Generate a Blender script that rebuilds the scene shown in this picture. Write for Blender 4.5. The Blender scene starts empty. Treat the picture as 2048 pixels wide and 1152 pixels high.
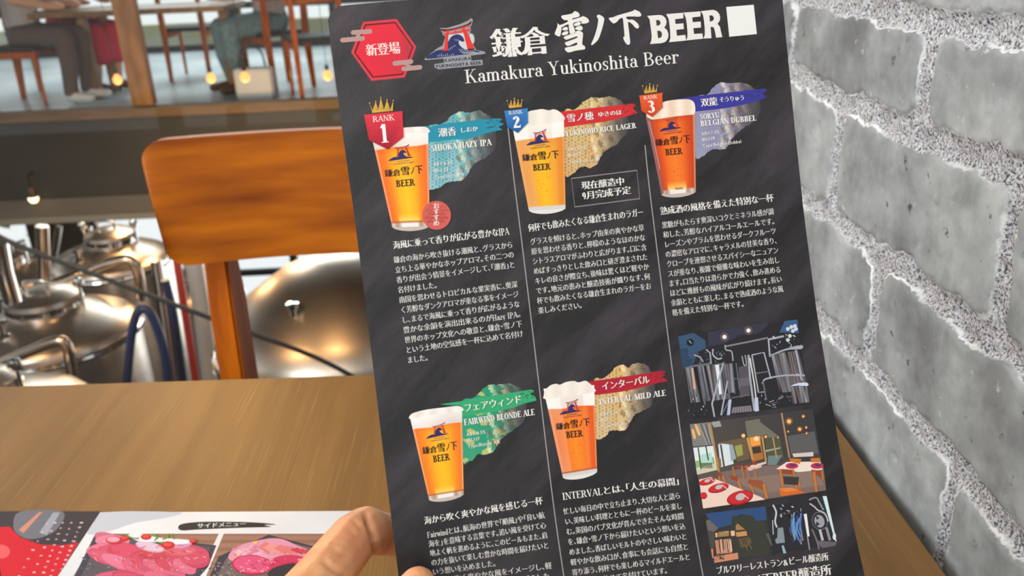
import bpy, bmesh, math, random
import numpy as np
from mathutils import Vector, Matrix
from mathutils.geometry import delaunay_2d_cdt

random.seed(7)
SC = bpy.context.scene
COL = SC.collection
PI = math.pi

# ------------------------------------------------------------------ camera
FPX, CX, CY = 1700.0, 1024.0, 576.0
def _n(v):
    v = np.array(v, float)
    return v / np.linalg.norm(v)
FW = _n((-67, -701, FPX))
DN = _n((170, (FPX * FPX - 67 * 170) / 701, FPX))
DN = _n(DN - FW * (FW @ DN))
RT = np.cross(DN, FW)
CAM = np.array([0, 0, 1.12])
MW = np.array([RT, FW, -DN])            # camera (x right, y down, z forward) -> world
cam_data = bpy.data.cameras.new('camera')
cam = bpy.data.objects.new('camera', cam_data)
COL.objects.link(cam)
cx_, cy_, cz_ = MW[:, 0], MW[:, 1], MW[:, 2]
cam.matrix_world = Matrix(((cx_[0], -cy_[0], -cz_[0], CAM[0]), (cx_[1], -cy_[1], -cz_[1], CAM[1]),
                           (cx_[2], -cy_[2], -cz_[2], CAM[2]), (0, 0, 0, 1)))
cam_data.sensor_width = 36.0
cam_data.lens = FPX / 2048 * 36
cam_data.clip_start = 0.02
cam_data.dof.use_dof = True
cam_data.dof.focus_distance = 0.445
cam_data.dof.aperture_fstop = 13.5
SC.camera = cam

# ------------------------------------------------------------------ world, light, exposure
SC.view_settings.view_transform = 'Standard'
SC.view_settings.look = 'None'
SC.view_settings.exposure = 0.32
SC.view_settings.gamma = 1.0
SC.view_settings.use_curve_mapping = False
world = bpy.data.worlds.new('daylight')
SC.world = world
world.use_nodes = True
bg = world.node_tree.nodes['Background']
bg.inputs[0].default_value = (0.95, 0.98, 1.0, 1)
bg.inputs[1].default_value = 0.80

def area(name, loc, target, sx, sy, power, color):
    l = bpy.data.lights.new(name, 'AREA')
    l.shape = 'RECTANGLE'; l.size = sx; l.size_y = sy; l.energy = power; l.color = color
    o = bpy.data.objects.new(name, l); COL.objects.link(o)
    o.location = loc
    o.rotation_euler = (Vector(target) - Vector(loc)).to_track_quat('-Z', 'Y').to_euler()
    return o
area('window_daylight', (-2.9, -0.5, 2.1), (0.1, 0.5, 0.95), 2.0, 1.6, 86, (0.93, 0.97, 1.0))
area('ceiling_panel', (-0.9, -0.9, 2.7), (0.0, 0.4, 0.9), 0.9, 0.9, 16, (1.0, 0.93, 0.84))
def add_warm_light(loc, power):  # unseen warm lights added to put orange glints on the tank lids
    l = bpy.data.lights.new('added_warm_light', 'POINT'); l.energy = power; l.color = (1.0, 0.55, 0.22); l.shadow_soft_size = 0.14
    o = bpy.data.objects.new('added_warm_light', l); COL.objects.link(o); o.location = loc
add_warm_light((-2.15, 2.25, 1.75), 34)
add_warm_light((-0.9, 2.35, 1.75), 22)
area('brewery_daylight', (-0.5, 8.0, -1.6), (-1.2, 3.6, -0.8), 5.0, 1.6, 60, (0.95, 0.98, 1.0))
area('dining_daylight', (-2.5, 9.5, 2.6), (-2.4, 7.4, 0.2), 3.5, 1.5, 130, (0.9, 0.97, 1.0))

# ------------------------------------------------------------------ picking points of the place
def ray(x, y): return MW @ np.array([x - CX, y - CY, FPX])
def atz(x, y, z):
    d = ray(x, y); return CAM + d * ((z - CAM[2]) / d[2])
def aty(x, y, Y):
    d = ray(x, y); return CAM + d * (Y / d[1])
def atd(x, y, depth): return CAM + ray(x, y) * (depth / FPX)

# ------------------------------------------------------------------ helpers
def s2l(c):
    c = c / 255.0
    return c / 12.92 if c <= 0.04045 else ((c + 0.055) / 1.055) ** 2.4
def rgb(r, g, b): return (s2l(r), s2l(g), s2l(b), 1.0)

def mat(name, color=(0.5, 0.5, 0.5, 1), rough=0.5, metal=0.0, **kw):
    m = bpy.data.materials.new(name); m.use_nodes = True
    p = m.node_tree.nodes['Principled BSDF']
    p.inputs['Base Color'].default_value = color
    p.inputs['Roughness'].default_value = rough
    p.inputs['Metallic'].default_value = metal
    for k, v in kw.items(): p.inputs[k].default_value = v
    return m
def noisy(m, c1, c2, scale=(8, 8, 8), detail=6, lo=0.35, hi=0.65, bump=0.0, rough=None, extra=None, nscale=1.0):
    nt = m.node_tree; p = nt.nodes['Principled BSDF']
    tc = nt.nodes.new('ShaderNodeTexCoord'); mp = nt.nodes.new('ShaderNodeMapping')
    mp.inputs['Scale'].default_value = scale
    nz = nt.nodes.new('ShaderNodeTexNoise'); nz.inputs['Scale'].default_value = nscale; nz.inputs['Detail'].default_value = detail
    cr = nt.nodes.new('ShaderNodeValToRGB')
    cr.color_ramp.elements[0].position = lo; cr.color_ramp.elements[1].position = hi
    cr.color_ramp.elements[0].color = c1; cr.color_ramp.elements[1].color = c2
    nt.links.new(tc.outputs['Object'], mp.inputs[0]); nt.links.new(mp.outputs[0], nz.inputs['Vector'])
    nt.links.new(nz.outputs[0], cr.inputs[0]); nt.links.new(cr.outputs[0], p.inputs['Base Color'])
    if bump:
        b = nt.nodes.new('ShaderNodeBump'); b.inputs['Strength'].default_value = bump; b.inputs['Distance'].default_value = 0.002
        nt.links.new(nz.outputs[0], b.inputs['Height']); nt.links.new(b.outputs[0], p.inputs['Normal'])
    return m

def link(name, me, m=None, parent=None):
    o = bpy.data.objects.new(name, me); COL.objects.link(o)
    if m is not None: me.materials.append(m)
    if parent is not None: o.parent = parent
    return o
def obj(name, bm, m, parent=None, smooth=True):
    bmesh.ops.recalc_face_normals(bm, faces=bm.faces)
    me = bpy.data.meshes.new(name); bm.to_mesh(me); bm.free()
    if smooth:
        for p in me.polygons: p.use_smooth = True
        try: me.set_sharp_from_angle(angle=math.radians(38))
        except Exception: pass
    return link(name, me, m, parent)
def tag(o, label, cat, group=None, kind=None):
    o['label'] = label; o['category'] = cat
    if group: o['group'] = group
    if kind: o['kind'] = kind
    return o
def struct(o):
    o['kind'] = 'structure'; return o
def empty(name, loc=(0, 0, 0), rz=0.0):
    o = bpy.data.objects.new(name, None); COL.objects.link(o)
    o.empty_display_size = 0.05
    o.location = loc; o.rotation_euler = (0, 0, rz); return o
def copy_tree(o, parent=None):
    c = o.copy(); COL.objects.link(c)
    if parent is not None: c.parent = parent
    for ch in list(o.children): copy_tree(ch, c)
    return c

def add_box(bm, lo, hi, bevel=0.0, mtx=None):
    r = bmesh.ops.create_cube(bm, size=1.0)
    vs = r['verts']
    for v in vs:
        v.co = Vector([lo[i] + (v.co[i] + 0.5) * (hi[i] - lo[i]) for i in range(3)])
    if bevel > 0:
        es = list({e for v in vs for e in v.link_edges})
        rb = bmesh.ops.bevel(bm, geom=es, offset=bevel, segments=3, affect='EDGES', profile=0.5)
        vs = list({v for f in rb['faces'] for v in f.verts} | {v for v in vs if v.is_valid})
    if mtx is not None:
        bmesh.ops.transform(bm, matrix=mtx, verts=vs)
    return vs
def box(lo, hi, bevel=0.0):
    bm = bmesh.new(); add_box(bm, lo, hi, bevel); return bm
def add_tube(bm, pts, r, seg=12, caps=True):
    pts = [Vector(p) for p in pts]; rs = r if isinstance(r, (list, tuple)) else [r] * len(pts)
    rings = []; up = None
    for i, p in enumerate(pts):
        t = (pts[min(i + 1, len(pts) - 1)] - pts[max(i - 1, 0)]).normalized()
        if up is None:
            up = Vector((0, 0, 1)) if abs(t.z) < 0.9 else Vector((1, 0, 0))
        u = (up - t * up.dot(t)).normalized(); w = t.cross(u); up = u
        rings.append([bm.verts.new(p + (u * math.cos(2 * PI * k / seg) + w * math.sin(2 * PI * k / seg)) * rs[i]) for k in range(seg)])
    for a, b in zip(rings, rings[1:]):
        for k in range(seg):
            bm.faces.new((a[k], a[(k + 1) % seg], b[(k + 1) % seg], b[k]))
    if caps:
        bm.faces.new(rings[0][::-1]); bm.faces.new(rings[-1])
def smooth_path(pts, n=8):
    pts = [Vector(p) for p in pts]; out = []
    for i in range(len(pts) - 1):
        p0, p1, p2, p3 = pts[max(i - 1, 0)], pts[i], pts[i + 1], pts[min(i + 2, len(pts) - 1)]
        for k in range(n):
            t = k / n
            out.append(0.5 * ((2 * p1) + (p2 - p0) * t + (2 * p0 - 5 * p1 + 4 * p2 - p3) * t * t + (3 * p1 - p0 - 3 * p2 + p3) * t ** 3))
    out.append(pts[-1]); return out
def tube(pts, r, seg=12, n=0):
    bm = bmesh.new(); add_tube(bm, smooth_path(pts, n) if n else pts, r, seg); return bm
def add_lathe(bm, prof, seg=64, c=(0, 0, 0)):
    rings = []
    for r, z in prof:
        if r < 1e-6: rings.append([bm.verts.new((c[0], c[1], c[2] + z))])
        else: rings.append([bm.verts.new((c[0] + r * math.cos(2 * PI * k / seg), c[1] + r * math.sin(2 * PI * k / seg), c[2] + z)) for k in range(seg)])
    for a, b in zip(rings, rings[1:]):
        for k in range(seg):
            k2 = (k + 1) % seg
            if len(a) == 1 and len(b) == 1: continue
            if len(a) == 1: bm.faces.new((a[0], b[k], b[k2]))
            elif len(b) == 1: bm.faces.new((a[k], b[0], a[k2]))
            else: bm.faces.new((a[k], b[k], b[k2], a[k2]))
def lathe(prof, seg=64, c=(0, 0, 0)):
    bm = bmesh.new(); add_lathe(bm, prof, seg, c); return bm

# ================================================================== the setting
XW = 0.303                                   # plane of the stone wall beside the table
def stone_wall():
    rs = np.random.RandomState(3)
    y0, y1, z0, z1, st = -0.6, 1.7, 0.45, 1.75, 0.0024
    ys = np.arange(y0, y1 + 1e-6, st); zs = np.arange(z0, z1 + 1e-6, st)
    Y, Z = np.meshgrid(ys, zs)
    def vnoise(s, seed, oct=4):
        r = np.random.RandomState(seed); out = np.zeros_like(Y); a = 1.0; tot = 0
        for o in range(oct):
            g = r.rand(int((z1 - z0) / s) + 4, int((y1 - y0) / s) + 4)
            u = (Y - y0) / s; v = (Z - z0) / s
            iu = u.astype(int); iv = v.astype(int); fu = u - iu; fv = v - iv
            fu = fu * fu * (3 - 2 * fu); fv = fv * fv * (3 - 2 * fv)
            out += a * ((g[iv, iu] * (1 - fu) + g[iv, iu + 1] * fu) * (1 - fv) + (g[iv + 1, iu] * (1 - fu) + g[iv + 1, iu + 1] * fu) * fv)
            tot += a; a *= 0.55; s *= 0.5
        return out / tot - 0.5
    # courses: (bottom, top of the course between joint centre lines, offset of the upright joints, pitch)
    beds = [0.46, 0.565, 0.675, 0.783, 0.881, 0.982, 1.058, 1.165, 1.265, 1.37, 1.47, 1.58, 1.69, 1.80]
    offs = [0.10, 0.22, 0.466, 0.608, 0.457, 0.580, 0.44, 0.61, 0.47, 0.57, 0.45, 0.6, 0.5]
    wob = vnoise(0.05, 11, 3) * 0.013; wob2 = vnoise(0.045, 12, 3) * 0.013
    rag = vnoise(0.012, 13, 3) * 0.010
    sd = np.full(Y.shape, -1.0)
    for k in range(len(beds) - 1):
        b, t = beds[k], beds[k + 1]
        xs = [offs[k] + 0.258 * j + rs.uniform(-.004, .004) * (abs(j) > 1) for j in range(-7, 8)]
        for a, c in zip(xs, xs[1:]):
            hy, hz = (c - a) / 2 - 0.0085, (t - b) / 2 - 0.0098
            dy = np.abs(Y + wob - (a + c) / 2) - (hy - 0.013); dz = np.abs(Z + wob2 - (b + t) / 2) - (hz - 0.013)
            d = 0.013 - (np.hypot(np.maximum(dy, 0), np.maximum(dz, 0)) + np.minimum(np.maximum(dy, dz), 0))
            sd = np.maximum(sd, d)
    sd = sd + rag
    up = np.clip(sd / 0.005 + 0.5, 0, 1); up = up * up * (3 - 2 * up)      # 1 on the stones, 0 in the mortar
    h = up * 0.0050 + up * vnoise(0.10, 21, 5) * 0.008 + (1 - up) * (vnoise(0.011, 22, 3) * 0.0075 + vnoise(0.05, 25, 2) * 0.004)
    h += np.exp(-((sd + 0.001) / 0.0022) ** 2) * 0.0014 * (vnoise(0.03, 24, 3) + 0.5)
    h -= up * (np.clip(vnoise(0.010, 23, 2) - 0.30, 0, 1)) * 0.02
    verts = np.stack([XW - h, Y, Z], -1).reshape(-1, 3)
    ny, nz = len(ys), len(zs)
    idx = np.arange(nz * ny).reshape(nz, ny)
    quads = np.stack([idx[:-1, :-1], idx[1:, :-1], idx[1:, 1:], idx[:-1, 1:]], -1).reshape(-1, 4)
    me = bpy.data.meshes.new('wall_right')
    me.vertices.add(len(verts)); me.vertices.foreach_set('co', verts.ravel())
    me.loops.add(quads.size); me.loops.foreach_set('vertex_index', quads.ravel())
    me.polygons.add(len(quads)); me.polygons.foreach_set('loop_start', np.arange(0, quads.size, 4))
    me.polygons.foreach_set('loop_total', np.full(len(quads), 4)); me.update(calc_edges=True); me.validate()
    at = me.attributes.new('stone', 'FLOAT', 'POINT'); at.data.foreach_set('value', (sd * 100 + 0.5).ravel().astype(np.float32))
    edge = np.clip(0.45 + 2.2 * vnoise(0.035, 31, 3), 0, 1)
    at = me.attributes.new('lime', 'FLOAT', 'POINT'); at.data.foreach_set('value', edge.ravel().astype(np.float32))
    me.polygons.foreach_set('use_smooth', np.ones(len(quads), bool))
    m = bpy.data.materials.new('grey_stone_and_mortar'); m.use_nodes = True
    nt = m.node_tree; p = nt.nodes['Principled BSDF']; p.inputs['Roughness'].default_value = 0.72
    tc = nt.nodes.new('ShaderNodeTexCoord')
    def noise(scale, detail=5, rough=0.6):
        n = nt.nodes.new('ShaderNodeTexNoise'); n.inputs['Scale'].default_value = scale
        n.inputs['Detail'].default_value = detail; n.inputs['Roughness'].default_value = rough
        nt.links.new(tc.outputs['Object'], n.inputs['Vector']); return n
    def ramp(src, stops):
        r = nt.nodes.new('ShaderNodeValToRGB')
        while len(r.color_ramp.elements) < len(stops): r.color_ramp.elements.new(0.5)
        for e, (q, c) in zip(r.color_ramp.elements, stops): e.position = q; e.color = c
        nt.links.new(src, r.inputs[0]); return r
    def mix(f, a, b, mode='MIX'):
        x = nt.nodes.new('ShaderNodeMix'); x.data_type = 'RGBA'; x.blend_type = mode
        for sck, v in ((x.inputs[0], f), (x.inputs[6], a), (x.inputs[7], b)):
            if hasattr(v, 'links'): nt.links.new(v, sck)
            else: sck.default_value = v
        return x.outputs[2]
    big = noise(9, 6); mid = noise(60, 5); fine = noise(520, 2)
    stone = ramp(big.outputs[0], [(0.34, rgb(108, 111, 112)), (0.5, rgb(135, 139, 139)), (0.68, rgb(156, 160, 159))]).outputs[0]
    pits = ramp(mid.outputs[0], [(0.29, (0.22, 0.22, 0.23, 1)), (0.35, (1, 1, 1, 1))]).outputs[0]
    patch = ramp(noise(22, 7, 0.65).outputs[0], [(0.36, (0.70, 0.70, 0.71, 1)), (0.52, (1, 1, 1, 1)), (0.66, (1.22, 1.22, 1.21, 1))]).outputs[0]
    scuff = ramp(noise(75, 7, 0.75).outputs[0], [(0.63, (0, 0, 0, 1)), (0.70, (1, 1, 1, 1))]).outputs[0]
    stone = mix(1.0, mix(1.0, stone, patch, 'MULTIPLY'), pits, 'MULTIPLY')
    stone = mix(scuff, stone, rgb(176, 178, 176))
    mort = ramp(fine.outputs[0], [(0.37, rgb(58, 57, 62)), (0.44, rgb(134, 134, 137)), (0.55, rgb(168, 168, 170)), (0.70, rgb(196, 196, 196))]).outputs[0]
    at1 = nt.nodes.new('ShaderNodeAttribute'); at1.attribute_name = 'stone'
    at2 = nt.nodes.new('ShaderNodeAttribute'); at2.attribute_name = 'lime'
    def math_(op, a, b):
        x = nt.nodes.new('ShaderNodeMath'); x.operation = op
        for sck, v in ((x.inputs[0], a), (x.inputs[1], b)):
            if hasattr(v, 'links'): nt.links.new(v, sck)
            else: sck.default_value = v
        return x.outputs[0]
    rag = noise(150, 6, 0.7)
    sdr = math_('ADD', at1.outputs['Fac'], math_('MULTIPLY', math_('SUBTRACT', rag.outputs[0], 0.5), 0.55))
    on = ramp(sdr, [(0.44, (0, 0, 0, 1)), (0.56, (1, 1, 1, 1))]).outputs[0]
    ring = ramp(sdr, [(0.33, (0, 0, 0, 1)), (0.44, (1, 1, 1, 1)), (0.52, (1, 1, 1, 1)), (0.60, (0, 0, 0, 1))]).outputs[0]
    c = mix(on, mort, stone); c = mix(math_('MULTIPLY', ring, at2.outputs['Fac']), c, rgb(214, 215, 212))
    nt.links.new(c, p.inputs['Base Color'])
    b = nt.nodes.new('ShaderNodeBump'); b.inputs['Strength'].default_value = 0.22; b.inputs['Distance'].default_value = 0.001
    nt.links.new(fine.outputs[0], b.inputs['Height']); nt.links.new(b.outputs[0], p.inputs['Normal'])
    o = link('wall_right', me, m); struct(o)
stone_wall()
m_plaster = noisy(mat('pale_grey_plaster', rough=0.8), rgb(150, 150, 148), rgb(176, 176, 172), (3, 3, 3))
bm = bmesh.new()
add_box(bm, (XW + 0.004, -0.6, -0.02), (XW + 0.16, 1.72, 2.8)); add_box(bm, (XW, -0.6, 0.0), (XW + 0.03, 1.7, 0.449)); add_box(bm, (XW, -0.6, 1.751), (XW + 0.03, 1.7, 2.8))
struct(obj('wall_right', bm, m_plaster, smooth=False))

m_floor = noisy(mat('dark_floor_boards', rough=0.5), rgb(70, 58, 46), rgb(104, 88, 70), (2, 22, 2))
struct(obj('floor', box((-6, -2.5, -0.25), (XW + 0.16, 1.72, 0.0)), m_floor, smooth=False))
m_ceil = noisy(mat('dark_ceiling_paint', rough=0.85), rgb(58, 54, 50), rgb(74, 70, 64), (1, 1, 1))
struct(obj('ceiling', box((-8, 1.4, 2.85), (4, 11.0, 3.0)), m_ceil, smooth=False))

# the wide glass between our dining place and the open brewery
m_glass = bpy.data.materials.new('clear_pane'); m_glass.use_nodes = True
nt = m_glass.node_tree; nt.nodes.clear()
out = nt.nodes.new('ShaderNodeOutputMaterial'); mx = nt.nodes.new('ShaderNodeMixShader'); fr = nt.nodes.new('ShaderNodeFresnel')
tr = nt.nodes.new('ShaderNodeBsdfTransparent'); gl = nt.nodes.new('ShaderNodeBsdfGlossy')
fr.inputs[0].default_value = 1.30; gl.inputs['Roughness'].default_value = 0.0; gl.inputs['Color'].default_value = (0.8, 0.8, 0.8, 1)
tr.inputs[0].default_value = (0.98, 0.99, 0.985, 1)
nt.links.new(fr.outputs[0], mx.inputs[0]); nt.links.new(tr.outputs[0], mx.inputs[1]); nt.links.new(gl.outputs[0], mx.inputs[2]); nt.links.new(mx.outputs[0], out.inputs[0])
m_oak = noisy(mat('honey_oak', rough=0.45), rgb(118, 84, 46), rgb(146, 108, 62), (3, 3, 0.6), nscale=6)
m_darkwood = noisy(mat('dark_brown_wood', rough=0.5), rgb(60, 42, 28), rgb(92, 66, 44), (4, 4, 0.8), nscale=5)
m_black = mat('black_metal', rgb(34, 33, 32), 0.45)
w = struct(empty('window_1', (-1.6, 1.68, 0)))
obj('pane', box((-2.6, -0.004, 0.04), (1.85, 0.004, 2.8)), m_glass, w, False)
bm = bmesh.new(); add_box(bm, (-2.6, -0.03, 0.001), (1.90, 0.03, 0.04)); add_box(bm, (-2.6, -0.03, 2.78), (1.90, 0.03, 2.86)); add_box(bm, (-2.66, -0.03, 0.001), (-2.6, 0.03, 2.86)); add_box(bm, (1.84, -0.03, 0.001), (1.90, 0.03, 2.86))
obj('window_frame', bm, m_black, w, False)

# ================================================================== our table, chair
m_table = bpy.data.materials.new('brushed_oak_laminate'); m_table.use_nodes = True
nt = m_table.node_tree; p = nt.nodes['Principled BSDF']; p.inputs['Roughness'].default_value = 0.42
tc = nt.nodes.new('ShaderNodeTexCoord'); mp = nt.nodes.new('ShaderNodeMapping'); mp.inputs['Scale'].default_value = (620, 9, 7)
nz = nt.nodes.new('ShaderNodeTexNoise'); nz.inputs['Scale'].default_value = 1; nz.inputs['Detail'].default_value = 4
mp2 = nt.nodes.new('ShaderNodeMapping'); mp2.inputs['Scale'].default_value = (46, 2.4, 2)
nz2 = nt.nodes.new('ShaderNodeTexNoise'); nz2.inputs['Scale'].default_value = 1; nz2.inputs['Detail'].default_value = 5
r1 = nt.nodes.new('ShaderNodeValToRGB'); e = r1.color_ramp.elements
e[0].position = 0.30; e[0].color = rgb(116, 82, 40); e[1].position = 0.72; e[1].color = rgb(135, 97, 50)
r2 = nt.nodes.new('ShaderNodeValToRGB'); e = r2.color_ramp.elements
e[0].position = 0.60; e[0].color = (0, 0, 0, 1); e[1].position = 0.78; e[1].color = (.6, .6, .6, 1)
mxn = nt.nodes.new('ShaderNodeMix'); mxn.data_type = 'RGBA'; mxn.inputs[7].default_value = rgb(182, 142, 88)
L = nt.links.new
L(tc.outputs['Object'], mp.inputs[0]); L(mp.outputs[0], nz.inputs[0]); L(tc.outputs['Object'], mp2.inputs[0]); L(mp2.outputs[0], nz2.inputs[0])
L(nz2.outputs[0], r1.inputs[0]); L(nz.outputs[0], r2.inputs[0]); L(r2.outputs[0], mxn.inputs[0]); L(r1.outputs[0], mxn.inputs[6]); L(mxn.outputs[2], p.inputs['Base Color'])
bp = nt.nodes.new('ShaderNodeBump'); bp.inputs['Strength'].default_value = 0.15; bp.inputs['Distance'].default_value = 0.0008
L(nz.outputs[0], bp.inputs['Height']); L(bp.outputs[0], p.inputs['Normal'])

TZ = 0.72
tb = empty('dining_table', (-0.40, 0.33, 0))
tag(tb, 'brown brushed oak table top beside the grey stone wall, under the menus', 'table')
bm = bmesh.new()
fa, fb = atz(0, 772, TZ), atz(740, 748, TZ)
slope = (fb[1] - fa[1]) / (fb[0] - fa[0])
def yfar(x): return fa[1] + slope * (x - fa[0])
xr = 0.2885
pl = [(-1.05, -0.08), (xr, -0.08), (xr, yfar(xr)), (-1.05, yfar(-1.05))]
vs0 = [bm.verts.new((x + 0.40, y - 0.33, TZ - 0.03)) for x, y in pl]; vs1 = [bm.verts.new((x + 0.40, y - 0.33, TZ)) for x, y in pl]
bm.faces.new(vs0[::-1]); bm.faces.new(vs1)
for k in range(4): bm.faces.new((vs0[k], vs0[(k + 1) % 4], vs1[(k + 1) % 4], vs1[k]))
bmesh.ops.bevel(bm, geom=list(bm.edges), offset=0.0022, segments=2, affect='EDGES')
obj('tabletop', bm, m_table, tb)
for lx in (-0.58, 0.62):
    for ly in (-0.34, 0.36):
        obj('leg', box((lx - 0.03, ly - 0.03, 0), (lx + 0.03, ly + 0.03, TZ - 0.031), 0.004), m_black, tb)

m_chair = noisy(mat('amber_varnished_wood', rough=0.42), rgb(114, 47, 0), rgb(190, 103, 0), (2.2, 2.2, 15), nscale=2.0, lo=0.28, hi=0.72, detail=8)
m_chairleg = noisy(mat('amber_varnished_post', rough=0.6), rgb(150, 70, 2), rgb(190, 96, 4), (20, 20, 2.5), nscale=2.0)
m_seat = noisy(mat('black_seat_cushion', rough=0.7), rgb(26, 25, 26), rgb(38, 37, 38), (60, 60, 60))
for m_ in (m_chair, m_chairleg): m_.node_tree.nodes['Principled BSDF'].inputs['Specular IOR Level'].default_value = 0.16
def make_chair(name, loc, rz):
    t = empty(name, loc, rz)                      # faces -Y; origin on the floor under the seat
    W, BZ0, BZ1, BY = 0.238, 0.715, 0.884, 0.20
    bm = bmesh.new(); NX, NZ = 36, 14
    def outline(u, v):                            # rounded, slightly flared upper corners
        x = (u * 2 - 1); z = v
        return x, z
    rows = {}
    for side in (0, 1):
        for i in range(NX + 1):
            for j in range(NZ + 1):
                u = math.sin((i / NX * 2 - 1) * PI / 2) ; v = j / NZ
                half = W - 0.022 * (1 - v) ** 1.1
                x = u * half
                cr = 0.030
                z = BZ0 + (BZ1 - BZ0) * v
                # corner rounding: squeeze the ends in height
                ex = max(0.0, abs(x) - (half - cr)) / cr
                k = 1 - (1 - math.sqrt(max(0, 1 - min(ex, 1) ** 2))) * cr * 2 / (BZ1 - BZ0) * 0.95
                zc = (BZ0 + BZ1) / 2; z = zc + (z - zc) * k
                y = BY + 0.10 * (v - 0.5) * 0.35 - 0.035 * (u * u) + (0.0 if side == 0 else 0.016) + 0.012
                rows[(side, i, j)] = bm.verts.new((x, y, z))
    for i in range(NX):
        for j in range(NZ):
            bm.faces.new((rows[0, i, j], rows[0, i + 1, j], rows[0, i + 1, j + 1], rows[0, i, j + 1]))
            bm.faces.new((rows[1, i, j], rows[1, i, j + 1], rows[1, i + 1, j + 1], rows[1, i + 1, j]))
    for i in range(NX):
        for j in (0, NZ):
            bm.faces.new((rows[0, i, j], rows[0, i + 1, j], rows[1, i + 1, j], rows[1, i, j]))
    for j in range(NZ):
        for i in (0, NX):
            bm.faces.new((rows[0, i, j], rows[0, i, j + 1], rows[1, i, j + 1], rows[1, i, j]))
    bmesh.ops.remove_doubles(bm, verts=bm.verts, dist=1e-5)
    b = obj('backrest', bm, m_chair, t)
    for s in (-1, 1):
        bm = bmesh.new()
        q = []
        for (z, y, hx, hy) in ((0, 0.245, 0.014, 0.020), (0.44, 0.215, 0.0185, 0.036), (0.62, 0.226, 0.0185, 0.034), (0.80, 0.232, 0.016, 0.014)):
            x = s * 0.178
            q.append([bm.verts.new((x + a * hx, y + c * hy + 0.028, z)) for a, c in ((-1, -1), (1, -1), (1, 1), (-1, 1))])
        for a, c in zip(q, q[1:]):
            for k in range(4): bm.faces.new((a[k], a[(k + 1) % 4], c[(k + 1) % 4], c[k]))
        bm.faces.new(q[0][::-1]); bm.faces.new(q[-1])
        bmesh.ops.bevel(bm, geom=list(bm.edges), offset=0.004, segments=2, affect='EDGES')
        obj('back_post', bm, m_chairleg, t)
        obj('leg', tube([(s * 0.185, -0.19, 0), (s * 0.18, -0.185, 0.43)], [0.013, 0.018]), m_chairleg, t)
        bm = bmesh.new(); add_box(bm, (s * 0.175 - 0.011, -0.18, 0.375), (s * 0.175 + 0.011, 0.23, 0.425), 0.004)
        obj('seat_rail', bm, m_chairleg, t)
    obj('seat', box((-0.205, -0.205, 0.426), (0.205, 0.20, 0.468), 0.014), m_seat, t)
    return t
chair0 = make_chair('dining_chair', (-0.237, 0.945, 0), math.radians(-1.5))
tag(chair0, 'amber wooden chair facing us across the table, backrest behind the black card', 'chair')

# ================================================================== printed matter: ink laid on flat sheets
def ink_mat(name, rough):
    m = bpy.data.materials.new(name); m.use_nodes = True
    nt = m.node_tree; p = nt.nodes['Principled BSDF']; p.inputs['Roughness'].default_value = rough
    a = nt.nodes.new('ShaderNodeAttribute'); a.attribute_name = 'ink'
    nt.links.new(a.outputs['Color'], p.inputs['Base Color']); p.inputs['Specular IOR Level'].default_value = 0.25
    return m
m_ink = ink_mat('printed_ink', 0.5)
PG = 0.88
def lin(c): return (s2l(c[0]) * PG, s2l(c[1]) * PG, s2l(c[2]) * PG, 1.0)
def mixc(a, b, t):
    t = max(0.0, min(1.0, t)); return tuple(a[i] + (b[i] - a[i]) * t for i in range(3))
def fr(ox, oy, s):
    def F(*pts):
        return [(ox + x / s, oy + y / s) for x, y in pts]
    return F
def curve2(pts, n=5, closed=True):
    out = []; N = len(pts); rng = range(N) if closed else range(N - 1)
    for i in rng:
        g = (lambda k: pts[k % N]) if closed else (lambda k: pts[max(0, min(N - 1, k))])
        p0, p1, p2, p3 = g(i - 1), g(i), g(i + 1), g(i + 2)
        for k in range(n):
            t = k / n
            out.append(tuple(0.5 * (2 * p1[d] + (p2[d] - p0[d]) * t + (2 * p0[d] - 5 * p1[d] + 4 * p2[d] - p3[d]) * t * t + (3 * p1[d] - p0[d] - 3 * p2[d] + p3[d]) * t ** 3) for d in (0, 1)))
    if not closed: out.append(pts[-1])
    return out
def inside(p, poly):
    x, y = p; r = False; j = len(poly) - 1
    for i in range(len(poly)):
        xi, yi = poly[i]; xj, yj = poly[j]
        if (yi > y) != (yj > y) and x < (xj - xi) * (y - yi) / (yj - yi) + xi: r = not r
        j = i
    return r

# ---- letter shapes --------------------------------------------------------------
_gl = {}
def glyph_loops(ch):
    if ch in _gl: return _gl[ch]
    c = bpy.data.curves.new('lettering', 'FONT'); c.body = ch
    o = bpy.data.objects.new('lettering', c); COL.objects.link(o)
    dg = bpy.context.evaluated_depsgraph_get()
    cv = o.to_curve(dg)
    loops = []
    for s in cv.splines:
        bp = s.bezier_points; P = []
        for i in range(len(bp)):
            a, b = bp[i], bp[(i + 1) % len(bp)]
            h1, h2 = a.handle_right, b.handle_left
            d = (b.co - a.co); straight = d.length < 1e-6 or (abs((h1 - a.co).cross(d).z) < 1e-5 and abs((h2 - a.co).cross(d).z) < 1e-5)
            n = 1 if straight else 4
            for k in range(n):
                t = k / n; u = 1 - t
                q = a.co * u ** 3 + h1 * 3 * u * u * t + h2 * 3 * u * t * t + b.co * t ** 3
                P.append((q.x, q.y))
        cl = []
        for q in P:
            if not cl or math.hypot(q[0] - cl[-1][0], q[1] - cl[-1][1]) > 1e-4: cl.append(q)
        if len(cl) > 2 and math.hypot(cl[0][0] - cl[-1][0], cl[0][1] - cl[-1][1]) < 1e-4: cl.pop()
        if len(cl) > 2: loops.append(cl)
    o.to_curve_clear(); bpy.data.objects.remove(o); bpy.data.curves.remove(c)
    _gl[ch] = loops; return loops
def bounds(loops):
    xs = [p[0] for l in loops for p in l]; ys = [p[1] for l in loops for p in l]
    return min(xs), min(ys), max(xs), max(ys)
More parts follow.
